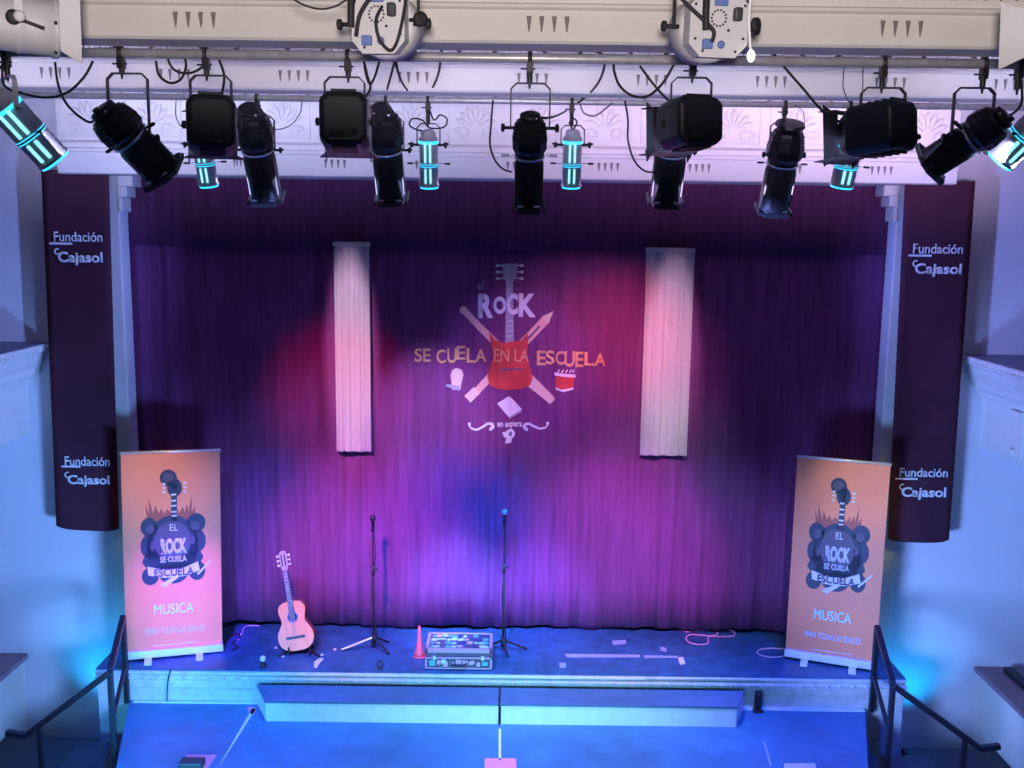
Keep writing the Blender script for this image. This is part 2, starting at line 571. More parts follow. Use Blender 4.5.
fx0, fx1 = PZ(124, 707, ZF).x, PZ(870, 716, ZF).x
m = MB()
gl, gr = PZ(116, 768, ZF), PZ(868, 768, ZF)
kl = (gl.x - fx0) / (gl.y - YS)
kr = (gr.x - fx1) / (gr.y - YS)


def slab(m, z0, z1, grow):
    c = [(fx0 + kl * (3.0 - YS) * 0.25 - grow, 3.0), (fx1 + kr * (3.0 - YS) * 0.25 + grow, 3.0), (gr.x + grow, gr.y), (fx1 + grow, YS + 0.03), (fx0 - grow, YS + 0.03), (gl.x - grow, gl.y)]
    n = len(c)
    m.add([(x, y, z0) for x, y in c] + [(x, y, z1) for x, y in c], [tuple(range(n))[::-1], tuple(range(n, 2 * n))] + [(k, (k + 1) % n, n + (k + 1) % n, n + k) for k in range(n)])


slab(m, ZF - 0.06, ZF, 0.0)
m.m = 1
slab(m, ZF - 0.16, ZF - 0.06, -0.02)
struct(m.build('floor', [floorpaint, blackmat]))
m = MB()
for xa, xb in ((fx0 + 0.05, PZ(256, 708, ZF).x), (PZ(745, 714, ZF).x, fx1 - 0.02)):
    m.span((xa, YS - 0.03, ZF), (xb, YS + 0.03, ZF + 0.012))
struct(m.build('baseboard_stage', whitepaint))
struct(MB().span((-6.5, -3, -1.7), (6.5, YW, -1.6)).build('floor_hall', blackmat))

# side boxes: upper ledge with cornice and bracket, lower parapet
for k, s in enumerate((-1, 1)):
    ex = 50 if s < 0 else 962
    ey = 343 if s < 0 else 355
    p = P(ex, ey, YW - 0.02)
    xe, zt = p.x, p.z
    m = MB()
    prof = [(0.0, 0.0), (0.0, -0.035), (-0.02, -0.05), (-0.02, -0.075), (-0.05, -0.09), (-0.07, -0.16), (-0.12, -0.24), (-0.13, -0.30), (-0.17, -0.34), (-0.19, -0.40), (-0.25, -0.42), (-0.25, -0.9), (-0.33, -0.95), (-1.6, -0.95), (-1.6, 0.0)]
    # profile runs along y: x measured inward edge
    n = len(prof)
    y0, y1 = 3.5, YW
    vs = [(xe - s * a * 1.0 * 1, y0, zt + b) for a, b in prof] + [(xe - s * a, y1, zt + b) for a, b in prof]
    fs = [tuple(range(n)), tuple(range(2 * n - 1, n - 1, -1))] + [((q + 1) % n, q, n + q, n + (q + 1) % n) for q in range(n)]
    m.add(vs, fs)
    y = YW - 0.06
    while y > 6:
        m.ball((xe - s * (-0.005) , y, zt - 0.045), 0.014, 8)
        y -= 0.075
    # bracket and panel under the cornice, facing the house
    for q in range(3):
        yb = YW - 0.75 - q * 1.1
        m.span((xe + s * 0.25, yb - 0.10, zt - 0.72), (xe + s * 0.19, yb + 0.10, zt - 0.42))
        m.span((xe + s * 0.25, yb - 0.07, zt - 0.86), (xe + s * 0.22, yb + 0.07, zt - 0.72))
        m.ball((xe + s * 0.215, yb, zt - 0.80), 0.035, 8)
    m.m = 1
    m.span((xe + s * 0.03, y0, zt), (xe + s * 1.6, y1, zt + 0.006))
    struct(m.build('trim_%d' % (7 + k), [plaster, mat('ledge_shade', (0.16, 0.17, 0.28), 0.8)]))  # ledge top coloured dark in place of its shade
    # lower parapet
    p = P(975, 667, YW - 0.02) if s > 0 else P(27, 654, YW - 0.02)
    m = MB()
    m.span((p.x + s * 0.04, 3.5, -1.6), (p.x + s * 1.6, YW, p.z - 0.05))
    m.m = 1
    m.span((p.x, 3.5, p.z - 0.05), (p.x + s * 1.6, YW, p.z))
    struct(m.build('trim_%d' % (9 + k), [plaster, parapet_top]))


# ================================================================== DRAPES
def pleat(x, z, amp=1.0):
    a = x * 19 + 1.3 * math.sin(x * 3.1) + 0.5 * math.sin(x * 7.7 + 1)
    return amp * (0.020 * math.sin(a) + 0.006 * math.sin(2.3 * a + x) + 0.03 * math.sin(x * 2.2 + 0.4 * z))


def cloth(m, x0, x1, z0, z1, Y, amp, nx, nz, hem=0.0, thick=0.008):
    vs, fs = [], []
    for side in (0, 1):
        for j in range(nz + 1):
            for i in range(nx + 1):
                x = x0 + (x1 - x0) * i / nx
                zb = z0 + hem * (0.5 + 0.5 * math.sin(x * 4.3 + 1) * math.sin(x * 1.7))
                z = zb + (z1 - zb) * j / nz
                vs.append((x, Y + pleat(x, z, amp) + side * thick, z))
    N = (nx + 1) * (nz + 1)
    for j in range(nz):
        for i in range(nx):
            a = j * (nx + 1) + i
            fs.append((a, a + 1, a + nx + 2, a + nx + 1))
            fs.append((N + a, N + a + nx + 1, N + a + nx + 2, N + a + 1))
    for i in range(nx):
        fs.append((i, N + i, N + i + 1, i + 1))
        a = nz * (nx + 1) + i
        fs.append((a, a + 1, N + a + 1, N + a))
    m.add(vs, fs, True)
    return m


curtain = thing('stage_curtain', 'wide dark purple pleated stage curtain filling the proscenium opening', 'curtain', (0, YC, 0))
cx0, cx1 = XL - 0.15, XR + 0.15
m = MB()
cloth(m, cx0, cx1, 0.012, ZL + 0.25, 0.0, 1.0, 760, 10, hem=0.05)
m.build('drape', drape, curtain)
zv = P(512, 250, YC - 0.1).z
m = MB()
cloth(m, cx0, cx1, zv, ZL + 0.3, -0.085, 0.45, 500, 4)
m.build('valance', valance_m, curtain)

# two narrow white strips of projected light, built as pleated panels
for (pts, lab) in ((((332, 243), (368, 243), (373, 451), (338, 452)), 'white strip of projected light built as pleats, guitar side of the curtain emblem'),
                   (((646, 249), (694, 249), (687, 456), (640, 455)), 'wider white strip of projected light built as pleats, cable coil side of the emblem')):
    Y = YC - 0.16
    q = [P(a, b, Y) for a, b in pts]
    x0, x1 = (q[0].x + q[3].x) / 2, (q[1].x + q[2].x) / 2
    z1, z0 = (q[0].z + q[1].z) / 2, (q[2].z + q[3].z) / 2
    t = thing('projected_strip', lab, 'fabric strip', ((x0 + x1) / 2, Y, z1), 'white strips on the stage curtain')
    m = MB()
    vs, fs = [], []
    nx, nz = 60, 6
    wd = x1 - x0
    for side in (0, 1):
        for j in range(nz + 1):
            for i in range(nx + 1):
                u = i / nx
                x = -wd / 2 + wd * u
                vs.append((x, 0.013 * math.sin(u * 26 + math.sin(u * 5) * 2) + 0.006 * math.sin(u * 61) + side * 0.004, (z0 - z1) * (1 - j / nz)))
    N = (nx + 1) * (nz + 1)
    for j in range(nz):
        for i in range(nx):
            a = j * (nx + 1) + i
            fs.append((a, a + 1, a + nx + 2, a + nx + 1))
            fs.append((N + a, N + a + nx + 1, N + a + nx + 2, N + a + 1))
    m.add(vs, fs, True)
    m.build('projected_sheet', projectedwhite, t)  # projected light put into a white sheet
    MB().box((0, 0, -0.012), (wd + 0.012, 0.05, 0.05)).build('header_band', projectedwhite, t, bevel=0.008)

# ------------------------------------------------------------------ emblem: projected light built as coloured pieces on the drape
em_grey = mat('emblem_grey', (0.46, 0.42, 0.50), 0.8)
em_dark = mat('emblem_dark', (0.16, 0.12, 0.20), 0.8)
em_white = mat('emblem_white', (0.92, 0.86, 0.86), 0.8)
em_red = mat('emblem_red', (0.80, 0.09, 0.07), 0.8, noise=0.3, scale=6)
em_tan = mat('emblem_tan', (0.85, 0.50, 0.40), 0.8)
em_gold = mat('emblem_gold', (0.92, 0.55, 0.26), 0.8, noise=0.25, scale=10)
em_cream = mat('emblem_cream', (0.86, 0.66, 0.50), 0.8)
YE = YC - 0.10


def E(px, py):
    p = P(px, py, YE)
    return (p.x, p.z)


def drape_map(me, off):
    """cut a flat mesh in narrow strips and lay it on the pleats of the drape"""
    bm = bmesh.new()
    bm.from_mesh(me)
    xs = [v.co.x for v in bm.verts]
    x = math.floor(min(xs) / 0.035) * 0.035
    while x < max(xs):
        bmesh.ops.bisect_plane(bm, geom=bm.verts[:] + bm.edges[:] + bm.faces[:], plane_co=(x, 0, 0), plane_no=(1, 0, 0))
        x += 0.035
    for v in bm.verts:
        v.co.y = pleat(v.co.x, v.co.z, 1.0) - off + (v.co.y)
    bm.to_mesh(me)
    bm.free()


def em_poly(name, polys, ms, layer):
    """polys: list of (outline px, material index); one flat part of the curtain"""
    m = MB()
    for (ol, k) in polys:
        m.m = k
        pts = [E(*q) for q in ol]
        m.prism(pts, -0.001 * k, 0.003)
    o = m.build(name, ms, curtain)
    bm = bmesh.new()
    bm.from_mesh(o.data)
    bmesh.ops.triangulate(bm, faces=[f for f in bm.faces if len(f.verts) > 4])
    bm.to_mesh(o.data)
    bm.free()
    drape_map(o.data, 0.012 + 0.004 * layer)
    return o


def em_text(s, px0, py0, px1, py1, m, layer, bold=0.02, rot=0.0):
    a = P(px0, py0, YE)
    b = P(px1, py1, YE)
    mw = Matrix.Translation(((a.x + b.x) / 2, 0, (a.z + b.z) / 2)) @ Matrix.Rotation(rot, 4, 'Y')
    o = text_obj('lettering', s, b.x - a.x, m, curtain, mw, bold, 0.003, a.z - b.z)
    drape_map(o.data, 0.012 + 0.004 * layer)
    return o


def ell(cx, cy, rx, ry, n=18, a0=0, a1=2 * PI):
    return [(cx + rx * math.cos(a0 + (a1 - a0) * k / n), cy + ry * math.sin(a0 + (a1 - a0) * k / n)) for k in range(n)]


def seg(x0, y0, x1, y1, w0, w1):
    d = V((x1 - x0, y1 - y0)).normalized()
    n = V((-d.y, d.x))
    return [(x0 + n.x * w0, y0 + n.y * w0), (x1 + n.x * w1, y1 + n.y * w1), (x1 - n.x * w1, y1 - n.y * w1), (x0 - n.x * w0, y0 - n.y * w0)]


# crossed brush and pencil
em_poly('brush_drawing', [(seg(464, 312, 552, 402, 3.2, 4.0), 0), (ell(463, 311, 4, 4), 0), (seg(530, 382, 553, 404, 5.5, 3.5), 1)], [em_tan, em_cream], 0)
em_poly('pencil_drawing', [(seg(546, 321, 473, 396, 4.5, 3.6), 0), (((542, 318), (554, 312), (549, 325)), 1), (seg(477, 391, 467, 401, 4.4, 4.4), 1), (seg(540, 327, 512, 357, 1.0, 1.0), 2)], [em_tan, em_cream, em_dark], 1)
# electric guitar
em_poly('guitar_drawing', [
    (((506, 290), (513, 290), (514, 345), (505, 345)), 0),
    (((502, 264), (518, 264), (516, 279), (513, 283), (513, 292), (506, 292), (506, 283), (503, 279)), 0),
    (((489, 333), (494, 341), (502, 344), (512, 343), (521, 342), (528, 334), (528, 350), (527, 360), (531, 371), (533, 380), (530, 387), (520, 391), (508, 392), (495, 390), (489, 386), (487, 378), (490, 368), (493, 358), (491, 347)), 1),
] + [(seg(507 , yy, 513, yy, 0.4, 0.4), 2) for yy in (322, 327, 332, 337)]
  + [(ell(xx, yy, 2.2, 1.7, 8), 2) for xx in (497.5, 522) for yy in (266, 272.5, 279)]
  + [(seg(xx, yy, xx2, yy, 0.6, 0.6), 2) for xx, xx2 in ((498, 503), (517, 522)) for yy in (266, 272.5, 279)]
  + [(seg(499, 371, 523, 371, 1.0, 1.0), 3)], [em_grey, em_red, em_white, em_dark], 2)
# lettering
em_text('el', 477, 281, 483, 290, em_grey, 3, 0.0)
em_text('R', 478, 294, 493, 319, em_white, 4, 0.05)
em_text('O', 493, 297, 506, 315, em_white, 4, 0.05)
em_text('C', 507, 294, 518, 316, em_white, 4, 0.05)
em_text('K', 519, 294, 536, 318, em_white, 4, 0.05)
em_text('SE', 414, 349, 430, 363, em_gold, 4, 0.02)
for ch, a, b, c, d in (('C', 436, 350, 446, 364), ('U', 447, 349, 456, 364), ('E', 456, 347, 465, 361), ('L', 466, 349, 475, 364), ('A', 475, 350, 486, 363)):
    em_text(ch, a, b, c, d, em_gold, 4, 0.02)
em_text('EN LA', 494, 350, 529, 363, em_gold, 5, 0.0)
for ch, a, b, c, d in (('E', 537, 352, 546, 367), ('S', 546, 352, 555, 366), ('C', 556, 352, 565, 366), ('U', 565, 352, 575, 368), ('E', 576, 353, 584, 369), ('L', 585, 353, 595, 367), ('A', 595, 354, 606, 367)):
    em_text(ch, a, b, c, d, em_gold, 4, 0.02)
em_text('en espera', 497, 424, 522, 431, em_white, 3, 0.03)
# little drawings round it: conga, drum, book, flourishes, speech mark
em_poly('conga_drawing', [(((452, 371), (456, 369), (461, 371), (463, 376), (461, 384), (460, 391), (452, 391), (451, 384), (450, 376)), 0), (seg(446, 386, 459, 390, 1.2, 2.2), 1)], [em_cream, em_grey], 3)
em_poly('drum_drawing', [(((556, 376), (575, 377), (574, 390), (569, 393), (560, 391), (556, 389)), 0), (((555, 374), (576, 376), (576, 379), (555, 377)), 1), (((556, 389), (562, 391), (574, 389), (574, 391), (564, 393.5), (556, 391)), 1)]
        + [(seg(x, 374, x + 2, 371, 0.6, 0.6), 1) for x in (558, 562, 566, 570, 573)], [em_red, em_white], 3)
em_poly('book_drawing', [(((497, 405), (509, 397.5), (522, 411), (509, 419)), 0), (((509, 419), (522, 411), (522, 413.5), (509, 421)), 1)], [em_white, em_grey], 3)
for s, cx in ((1, 468), (-1, 549)):
    fl = []
    pts = [(cx, 426), (cx + s * 3, 430), (cx + s * 9, 431), (cx + s * 15, 428), (cx + s * 20, 425), (cx + s * 25, 427), (cx + s * 24, 431), (cx + s * 21, 431)]
    for k in range(len(pts) - 1):
        fl.append((seg(*pts[k], *pts[k + 1], 0.7 + 0.15 * k, 0.85 + 0.15 * k), 0))
    fl.append((ell(cx + s * 1.0, 425.5, 1.6, 1.6, 8), 0))
    em_poly('flourish_drawing', fl, [em_white], 3)
em_poly('roundel_drawing', [(ell(510, 436, 5, 5), 0), (((502, 434), (507, 433), (508, 439), (504, 439)), 0), (((506, 440), (512, 440), (511, 445), (505, 445)), 0), (ell(511, 436, 2.2, 2.2, 10), 1)], [em_white, em_dark], 3)


# ================================================================== SIDE BANNERS
def banner(pts, texts, lab):
    Y = 9.52
    q = [P(a, b, Y) for a, b in pts]           # TL TR BR BL
    top = (q[0] + q[1]) / 2
    t = thing('wall_banner', lab, 'banner', (top.x, Y, top.z), 'sponsor banners beside the stage')
    m = MB()
    nx, nz = 10, 24
    vs, fs = [], []
    for side in (0, 1):
        for j in range(nz + 1):
            for i in range(nx + 1):
                u, v = i / nx, j / nz
                a = q[0].lerp(q[1], u)
                b = q[3].lerp(q[2], u)
                p = a.lerp(b, v) - top
                rnd = 0.03 * (abs(2 * u - 1) ** 6) * (v ** 20)
                vs.append((p.x, 0.008 * math.sin(u * 5 + v * 2) + side * 0.004, p.z + rnd))
    N = (nx + 1) * (nz + 1)
    for j in range(nz):
        for i in range(nx):
            a = j * (nx + 1) + i
            fs.append((a, a + 1, a + nx + 2, a + nx + 1))
            fs.append((N + a, N + a + nx + 1, N + a + nx + 2, N + a + 1))
    for j in range(nz):
        for i in (0, nx):
            a = j * (nx + 1) + i
            fs.append((a, a + nx + 1, N + a + nx + 1, N + a))
    m.add(vs, fs, True)
    m.build('cloth', bannercloth, t)
    a, b = q[0] - top, q[1] - top
    MB().tube([V((a.x + 0.02, 0.02, a.z - 0.02)), V((b.x - 0.02, 0.02, b.z - 0.02))], 0.016, smooth_path=False).build('top_rod', darksteel, t)
    a, b = q[3] - top, q[2] - top
    MB().tube([V((a.x + 0.03, 0.022, a.z + 0.05)), V((b.x - 0.03, 0.022, b.z + 0.05))], 0.016, smooth_path=False).build('bottom_rod', darksteel, t)
    lean = math.atan2(((q[3] + q[2]) / 2 - top).x, -((q[3] + q[2]) / 2 - top).z)
    for (s, x0, y0, x1, y1, bold) in texts:
        pa, pb = P(x0, y0, Y) - top, P(x1, y1, Y) - top
        c = (pa + pb) / 2
        mw = Matrix.Translation((c.x, -0.016, c.z))
        if s == '_':
            MB().box((c.x, -0.013, c.z), (pb.x - pa.x, 0.004, pa.z - pb.z)).build('underline', lettering, t)
        elif s == 'o':
            pts2 = [(c.x + 0.026 * math.cos(k * PI / 6), -0.013, c.z + 0.026 * math.sin(k * PI / 6)) for k in range(2, 12)]
            MB().tube(pts2, 0.007, 6, sub=2).build('ring_mark', lettering, t)
        else:
            text_obj('lettering', s, pb.x - pa.x, lettering, t, mw, bold, 0.004, pa.z - pb.z)
    return t


banner(((41, 170), (109, 171), (119, 532), (56, 529)), [
    ('Fundación', 54, 231.5, 103, 242, 0.012), ('_', 50, 242.3, 73, 244.8, 0), ('o', 56, 249, 60, 254, 0), ('Cajasol', 58, 251.5, 103.5, 266, 0.03),
    ('Fundación', 65, 456, 110.5, 466, 0.012), ('_', 62, 465.3, 81, 467.3, 0), ('o', 66.5, 472, 70, 477, 0), ('Cajasol', 68, 474.5, 110.5, 487, 0.03)],
    'tall dark sponsor banner whose foot ends just above the stair rail beside the guitar-side roll-up')
banner(((905, 182), (975, 181), (949, 543), (888, 542)), [
    ('Fundación', 913, 243.5, 962, 254, 0.012), ('_', 908, 254.3, 931, 256.7, 0), ('o', 913.5, 261, 917.5, 266, 0), ('Cajasol', 915, 263, 960.5, 277.5, 0.03),
    ('Fundación', 899.5, 467.5, 947, 477, 0.012), ('_', 895, 477.5, 917, 479.5, 0), ('o', 900, 484, 904, 489, 0), ('Cajasol', 901.5, 486.5, 945, 500, 0.03)],
    'tall dark sponsor banner hanging beside the roll-up that stands next to the cable coil')

# ================================================================== ROLL-UP STANDS
ru_orange = mat('rollup_print', (0.85, 0.27, 0.12), 0.55, noise=0.12, scale=2.5, col2=(0.78, 0.23, 0.13))
ru_dark = mat('print_navy', (0.022, 0.024, 0.06), 0.55)
ru_mid = mat('print_slate', (0.075, 0.055, 0.10), 0.55)
ru_red = mat('print_rust', (0.36, 0.07, 0.05), 0.55)
ru_pale = mat('print_pale', (0.62, 0.58, 0.62), 0.55)
ru_cyan = mat('print_pale_blue', (0.40, 0.85, 1.0), 0.55)
ru_blue = mat('print_soft_blue', (0.40, 0.62, 0.95), 0.55)
alu = mat('aluminium', (0.75, 0.77, 0.78), 0.35, metal=0.5)


def rollup(px, lab, lean):
    """px: TL TR BR BL in the photo; the foot is on the boards"""
    bl = PZ(px[3][0], px[3][1] + 4, 0.0)
    br = PZ(px[2][0], px[2][1] + 4, 0.0)
    d = br - bl
    wd = d.length
    ang = math.atan2(d.y, d.x)
    mid = (bl + br) / 2
    topz = (P(px[0][0], px[0][1], bl.y).z + P(px[1][0], px[1][1], br.y).z) / 2
    t = thing('rollup_banner', lab, 'roll-up banner', (mid.x, mid.y, 0), 'orange roll-up banners on the stage', (0, lean, ang))
    z0 = 0.10
    H = topz - z0
    # base cassette with two feet
    m = MB()
    m.prism([(-wd / 2, 0.02), (wd / 2, 0.02), (wd / 2, 0.085), (wd / 2 - 0.01, 0.10), (-wd / 2 + 0.01, 0.10), (-wd / 2, 0.085)], -0.045, 0.045)
    m.build('cassette', alu, t, bevel=0.01)
    for s in (-0.27, 0.25):
        MB().box((s * wd, -0.06, 0.012), (0.07, 0.24, 0.022)).build('foot', alu, t, bevel=0.006)
    MB().box((0, 0.004, (z0 + topz) / 2), (wd - 0.02, 0.006, H)).build('printed_sheet', ru_orange, t)
    MB().cyl((-wd / 2, 0.006, topz), (wd / 2, 0.006, topz), 0.014).build('top_rail', alu, t)
    MB().cyl((0, 0.03, 0.09), (0, 0.03, topz), 0.010).build('support_pole', darksteel, t)

    def U(u, v):
        return (-wd / 2 + wd * u, z0 + H * (1 - (0.012 + v * 1.02)))

    def poly(name, polys, ms, layer):
        m = MB()
        for (ol, k) in polys:
            m.m = k
            y = -0.001 - 0.0018 * layer - 0.0009 * k
            m.prism([U(*q) for q in ol], y, 0.001)
        o = m.build(name, ms, t)
        bm = bmesh.new()
        bm.from_mesh(o.data)
        bmesh.ops.triangulate(bm, faces=[f for f in bm.faces if len(f.verts) > 4])
        bm.to_mesh(o.data)
        bm.free()

    def txt(s, u0, v0, u1, v1, mt, layer, bold=0.0):
        a, b = U(u0, v0), U(u1, v1)
        mw = Matrix.Translation(((a[0] + b[0]) / 2, -0.002 - 0.0018 * layer, (a[1] + b[1]) / 2))
        text_obj('lettering', s, b[0] - a[0], mt, t, mw, bold, 0.002, a[1] - b[1])

    def el2(cu, cv, ru, rv, n=20, ph=0):
        return [(cu + ru * math.cos(2 * PI * k / n + ph), cv + rv * math.sin(2 * PI * k / n + ph)) for k in range(n)]

    # flame burst behind the emblem
    burst = []
    tips = [(0.235, 0.235), (0.27, 0.215), (0.33, 0.245), (0.39, 0.265), (0.45, 0.27), (0.55, 0.27), (0.61, 0.26), (0.655, 0.25), (0.70, 0.205), (0.73, 0.26)]
    burst.append((0.26, 0.36))
    for k, (tu, tv) in enumerate(tips):
        burst.append((tu, tv))
        if k < len(tips) - 1:
            nu, nv = tips[k + 1]
            burst.append(((tu + nu) / 2 * 0.92 + 0.5 * 0.08, 0.29))
    burst += [(0.74, 0.36)]
    poly('flame_print', [(burst, 0)], [ru_red], 0)
    # headstock, neck, cluster of dark discs
    poly('emblem_print', [
        (el2(0.47, 0.115, 0.085, 0.04), 0), (el2(0.53, 0.165, 0.075, 0.045), 0), (((0.50, 0.12), (0.56, 0.12), (0.545, 0.36), (0.485, 0.36)), 0),
        (el2(0.50, 0.455, 0.26, 0.155), 0), (el2(0.27, 0.355, 0.085, 0.048), 0), (el2(0.74, 0.345, 0.095, 0.048), 0),
        (el2(0.25, 0.45, 0.07, 0.055), 0), (el2(0.76, 0.435, 0.075, 0.055), 0), (el2(0.27, 0.60, 0.085, 0.045), 0), (el2(0.74, 0.585, 0.085, 0.05), 0),
        (el2(0.50, 0.60, 0.14, 0.045), 0), (((0.19, 0.53), (0.27, 0.44), (0.73, 0.44), (0.81, 0.52), (0.72, 0.58), (0.28, 0.59)), 0),
        (el2(0.47, 0.112, 0.055, 0.022), 1), (el2(0.50, 0.43, 0.185, 0.10), 1), (el2(0.28, 0.365, 0.04, 0.022), 1), (el2(0.73, 0.36, 0.045, 0.022), 1),
        (el2(0.30, 0.45, 0.022, 0.025), 1), (el2(0.70, 0.43, 0.03, 0.022), 1)]
        + [(((0.495, v), (0.545, v), (0.545, v + 0.008), (0.495, v + 0.008)), 2) for v in (0.195, 0.225, 0.25, 0.28, 0.30)]
        + [(el2(u, v, 0.018, 0.006, 8), 2) for u in (0.425, 0.635) for v in (0.145, 0.165, 0.185)], [ru_dark, ru_mid, ru_pale], 1)
    txt('EL', 0.475, 0.345, 0.555, 0.378, ru_pale, 3, 0.0)
    txt('ROCK', 0.375, 0.415, 0.645, 0.495, ru_pale, 3, 0.06)
    txt('SE CUELA', 0.37, 0.505, 0.64, 0.535, ru_pale, 3, 0.03)
    poly('scroll_print', [(((0.24, 0.55), (0.38, 0.568), (0.50, 0.572), (0.62, 0.565), (0.75, 0.54), (0.77, 0.585), (0.63, 0.608), (0.50, 0.615), (0.38, 0.61), (0.25, 0.595)), 0),
                          (((0.36, 0.645), (0.52, 0.605), (0.55, 0.615), (0.42, 0.66)), 1), (((0.74, 0.60), (0.88, 0.535), (0.885, 0.545), (0.75, 0.61)), 1)], [ru_pale, ru_pale], 2)
    txt('ESCUELA', 0.31, 0.565, 0.71, 0.605, ru_mid, 5, 0.02)
    txt('MUSICA', 0.30, 0.745, 0.70, 0.797, ru_cyan, 2, 0.0)
    txt('PARA TODAS LAS EDADES', 0.215, 0.865, 0.815, 0.895, ru_blue, 2, 0.0)
    poly('footer_line_print', [(((0.28, 0.955), (0.74, 0.951), (0.74, 0.955), (0.28, 0.959)), 0)], [ru_pale], 1)
    return t


rollup(((119, 454), (221, 450), (223.5, 647), (125.5, 657.5)), 'orange roll-up banner with a dark emblem standing beside the acoustic guitar', 0.018)
rollup(((797, 457), (890, 464), (876, 667), (784, 653)), 'orange roll-up banner with a dark emblem standing beside the loose looped cables', 0.004)

# ================================================================== THINGS ON THE STAGE
wood_top = mat('spruce', (0.95, 0.36, 0.22), 0.35, noise=0.12, scale=8, stretch=(6, 1, 0.6))
wood_side = mat('dark_side_wood', (0.22, 0.07, 0.05), 0.35)
fretwood = mat('fretboard_wood', (0.035, 0.07, 0.13), 0.4)
headwood = mat('headstock_wood', (0.50, 0.42, 0.42), 0.4)
ivory = mat('ivory_plastic', (0.82, 0.80, 0.78), 0.35)


def guitar_outline(k=1.0):
    half = [(0.0, 0.0), (0.07, 0.004), (0.13, 0.028), (0.17, 0.075), (0.183, 0.13), (0.172, 0.19), (0.142, 0.245), (0.121, 0.285), (0.120, 0.32), (0.132, 0.37), (0.138, 0.41), (0.126, 0.45), (0.095, 0.478), (0.05, 0.49), (0.0, 0.492)]
    pts = catmull([V((x, z, 0)) for x, z in half], 4)
    r = [(p.x * k, 0.246 + (p.y - 0.246) * k) for p in pts]
    return r + [(-x, z) for x, z in r[-2:0:-1]]


gb = PZ(299.5, 653, 0.0)
g = thing('acoustic_guitar', 'pale wooden acoustic guitar upright on its floor stand near the roll-up', 'guitar', (gb.x, gb.y, 0.035), None, (math.radians(-12), math.radians(-11), 0))
ol = guitar_outline()
MB().prism(ol, -0.048, 0.048).build('body', wood_side, g, bevel=0.004)
sb_ = MB().prism(guitar_outline(0.985), -0.052, -0.047).build('soundboard', wood_top, g)
m = MB()
m.lathe((0, -0.0525, 0.335), (0, -1, 0), [(0, 0.055), (0.002, 0.055)], 24)
m.build('rosette', bluecon, sb_)
MB().lathe((0, -0.0545, 0.335), (0, -1, 0), [(0, 0.041), (0.002, 0.041)], 24).build('sound_hole', blackmat, sb_)
m = MB()
m.box((0, -0.057, 0.135), (0.19, 0.012, 0.024))
m.box((0, -0.063, 0.137), (0.075, 0.006, 0.006))
m.build('bridge', fretwood, sb_, bevel=0.004)
m = MB()
m.prism([(-0.029, 0.30), (0.029, 0.30), (0.024, 0.80), (-0.024, 0.80)], -0.062, -0.030)
m.m = 1
for k in range(14):
    z = 0.80 - 0.65 * (1 - 2 ** (-(k + 1) / 12.0)) * 0.98
    m.box((0, -0.0625, z), (0.05, 0.003, 0.0035))
m.build('neck', [fretwood, chrome], g)
hs = [(-0.024, 0.80), (-0.034, 0.83), (-0.037, 0.96), (-0.028, 0.985), (0, 0.995), (0.028, 0.985), (0.037, 0.96), (0.034, 0.83), (0.024, 0.80)]
m = MB()
m.prism(hs, -0.055, -0.035)
m.m = 1
for sx in (-0.016, 0.016):
    m.box((sx, -0.056, 0.90), (0.011, 0.004, 0.115))
hs_ = m.build('headstock', [headwood, blackmat], g)
for s in (-1, 1):
    for z in (0.855, 0.90, 0.945):
        m = MB()
        m.cyl((s * 0.034, -0.045, z), (s * 0.054, -0.045, z), 0.005)
        m.box((s * 0.060, -0.045, z), (0.016, 0.012, 0.026))
        m.build('tuning_peg', ivory, hs_, bevel=0.004)
m = MB()
for k in range(6):
    x = -0.02 + k * 0.008
    m.cyl((x * 1.2, -0.066, 0.14), (x * 0.9, -0.066, 0.80), 0.0010, n=5)
m.build('strings', ivory, g)

st = thing('guitar_stand', 'black folding guitar stand under the acoustic guitar', 'stand', (gb.x + 0.02, gb.y + 0.10, 0))
m = MB()
m.cyl((0, 0.06, 0.03), (-0.02, 0.14, 0.42), 0.012)
m.build('upright', blackmat, st)
for s in (-1, 1):
    MB().tube([(0, 0.06, 0.10), (s * 0.12, -0.10, 0.02), (s * 0.20, -0.20, 0.010)], 0.010).build('leg', blackmat, st)
    MB().tube([(s * 0.02, 0.06, 0.05), (s * 0.10, -0.02, 0.025), (s * 0.10, -0.18, 0.025), (s * 0.105, -0.195, 0.10)], 0.009).build('cradle_arm', blackmat, st)
MB().tube([(0, 0.06, 0.10), (0, 0.16, 0.04), (0, 0.24, 0.010)], 0.010).build('rear_leg', blackmat, st)

# cone
cone_m = mat('pink_plastic', (0.95, 0.13, 0.16), 0.45)
cp = PZ(419.5, 656.5, 0.0)
t = thing('plastic_cone', 'slim pink plastic cone standing beside the sticker-covered trunk', 'cone', (cp.x, cp.y, 0))
MB().lathe((0, 0, 0.012), (0, 0, 1), [(0, 0.056), (0.03, 0.05), (0.08, 0.036), (0.15, 0.024), (0.24, 0.017), (0.30, 0.013), (0.305, 0.009), (0.306, 0.0)], 20).build('spire', cone_m, t)
MB().lathe((0, 0, 0), (0, 0, 1), [(0, 0.066), (0.008, 0.066), (0.016, 0.058)], 20).build('base', cone_m, t)

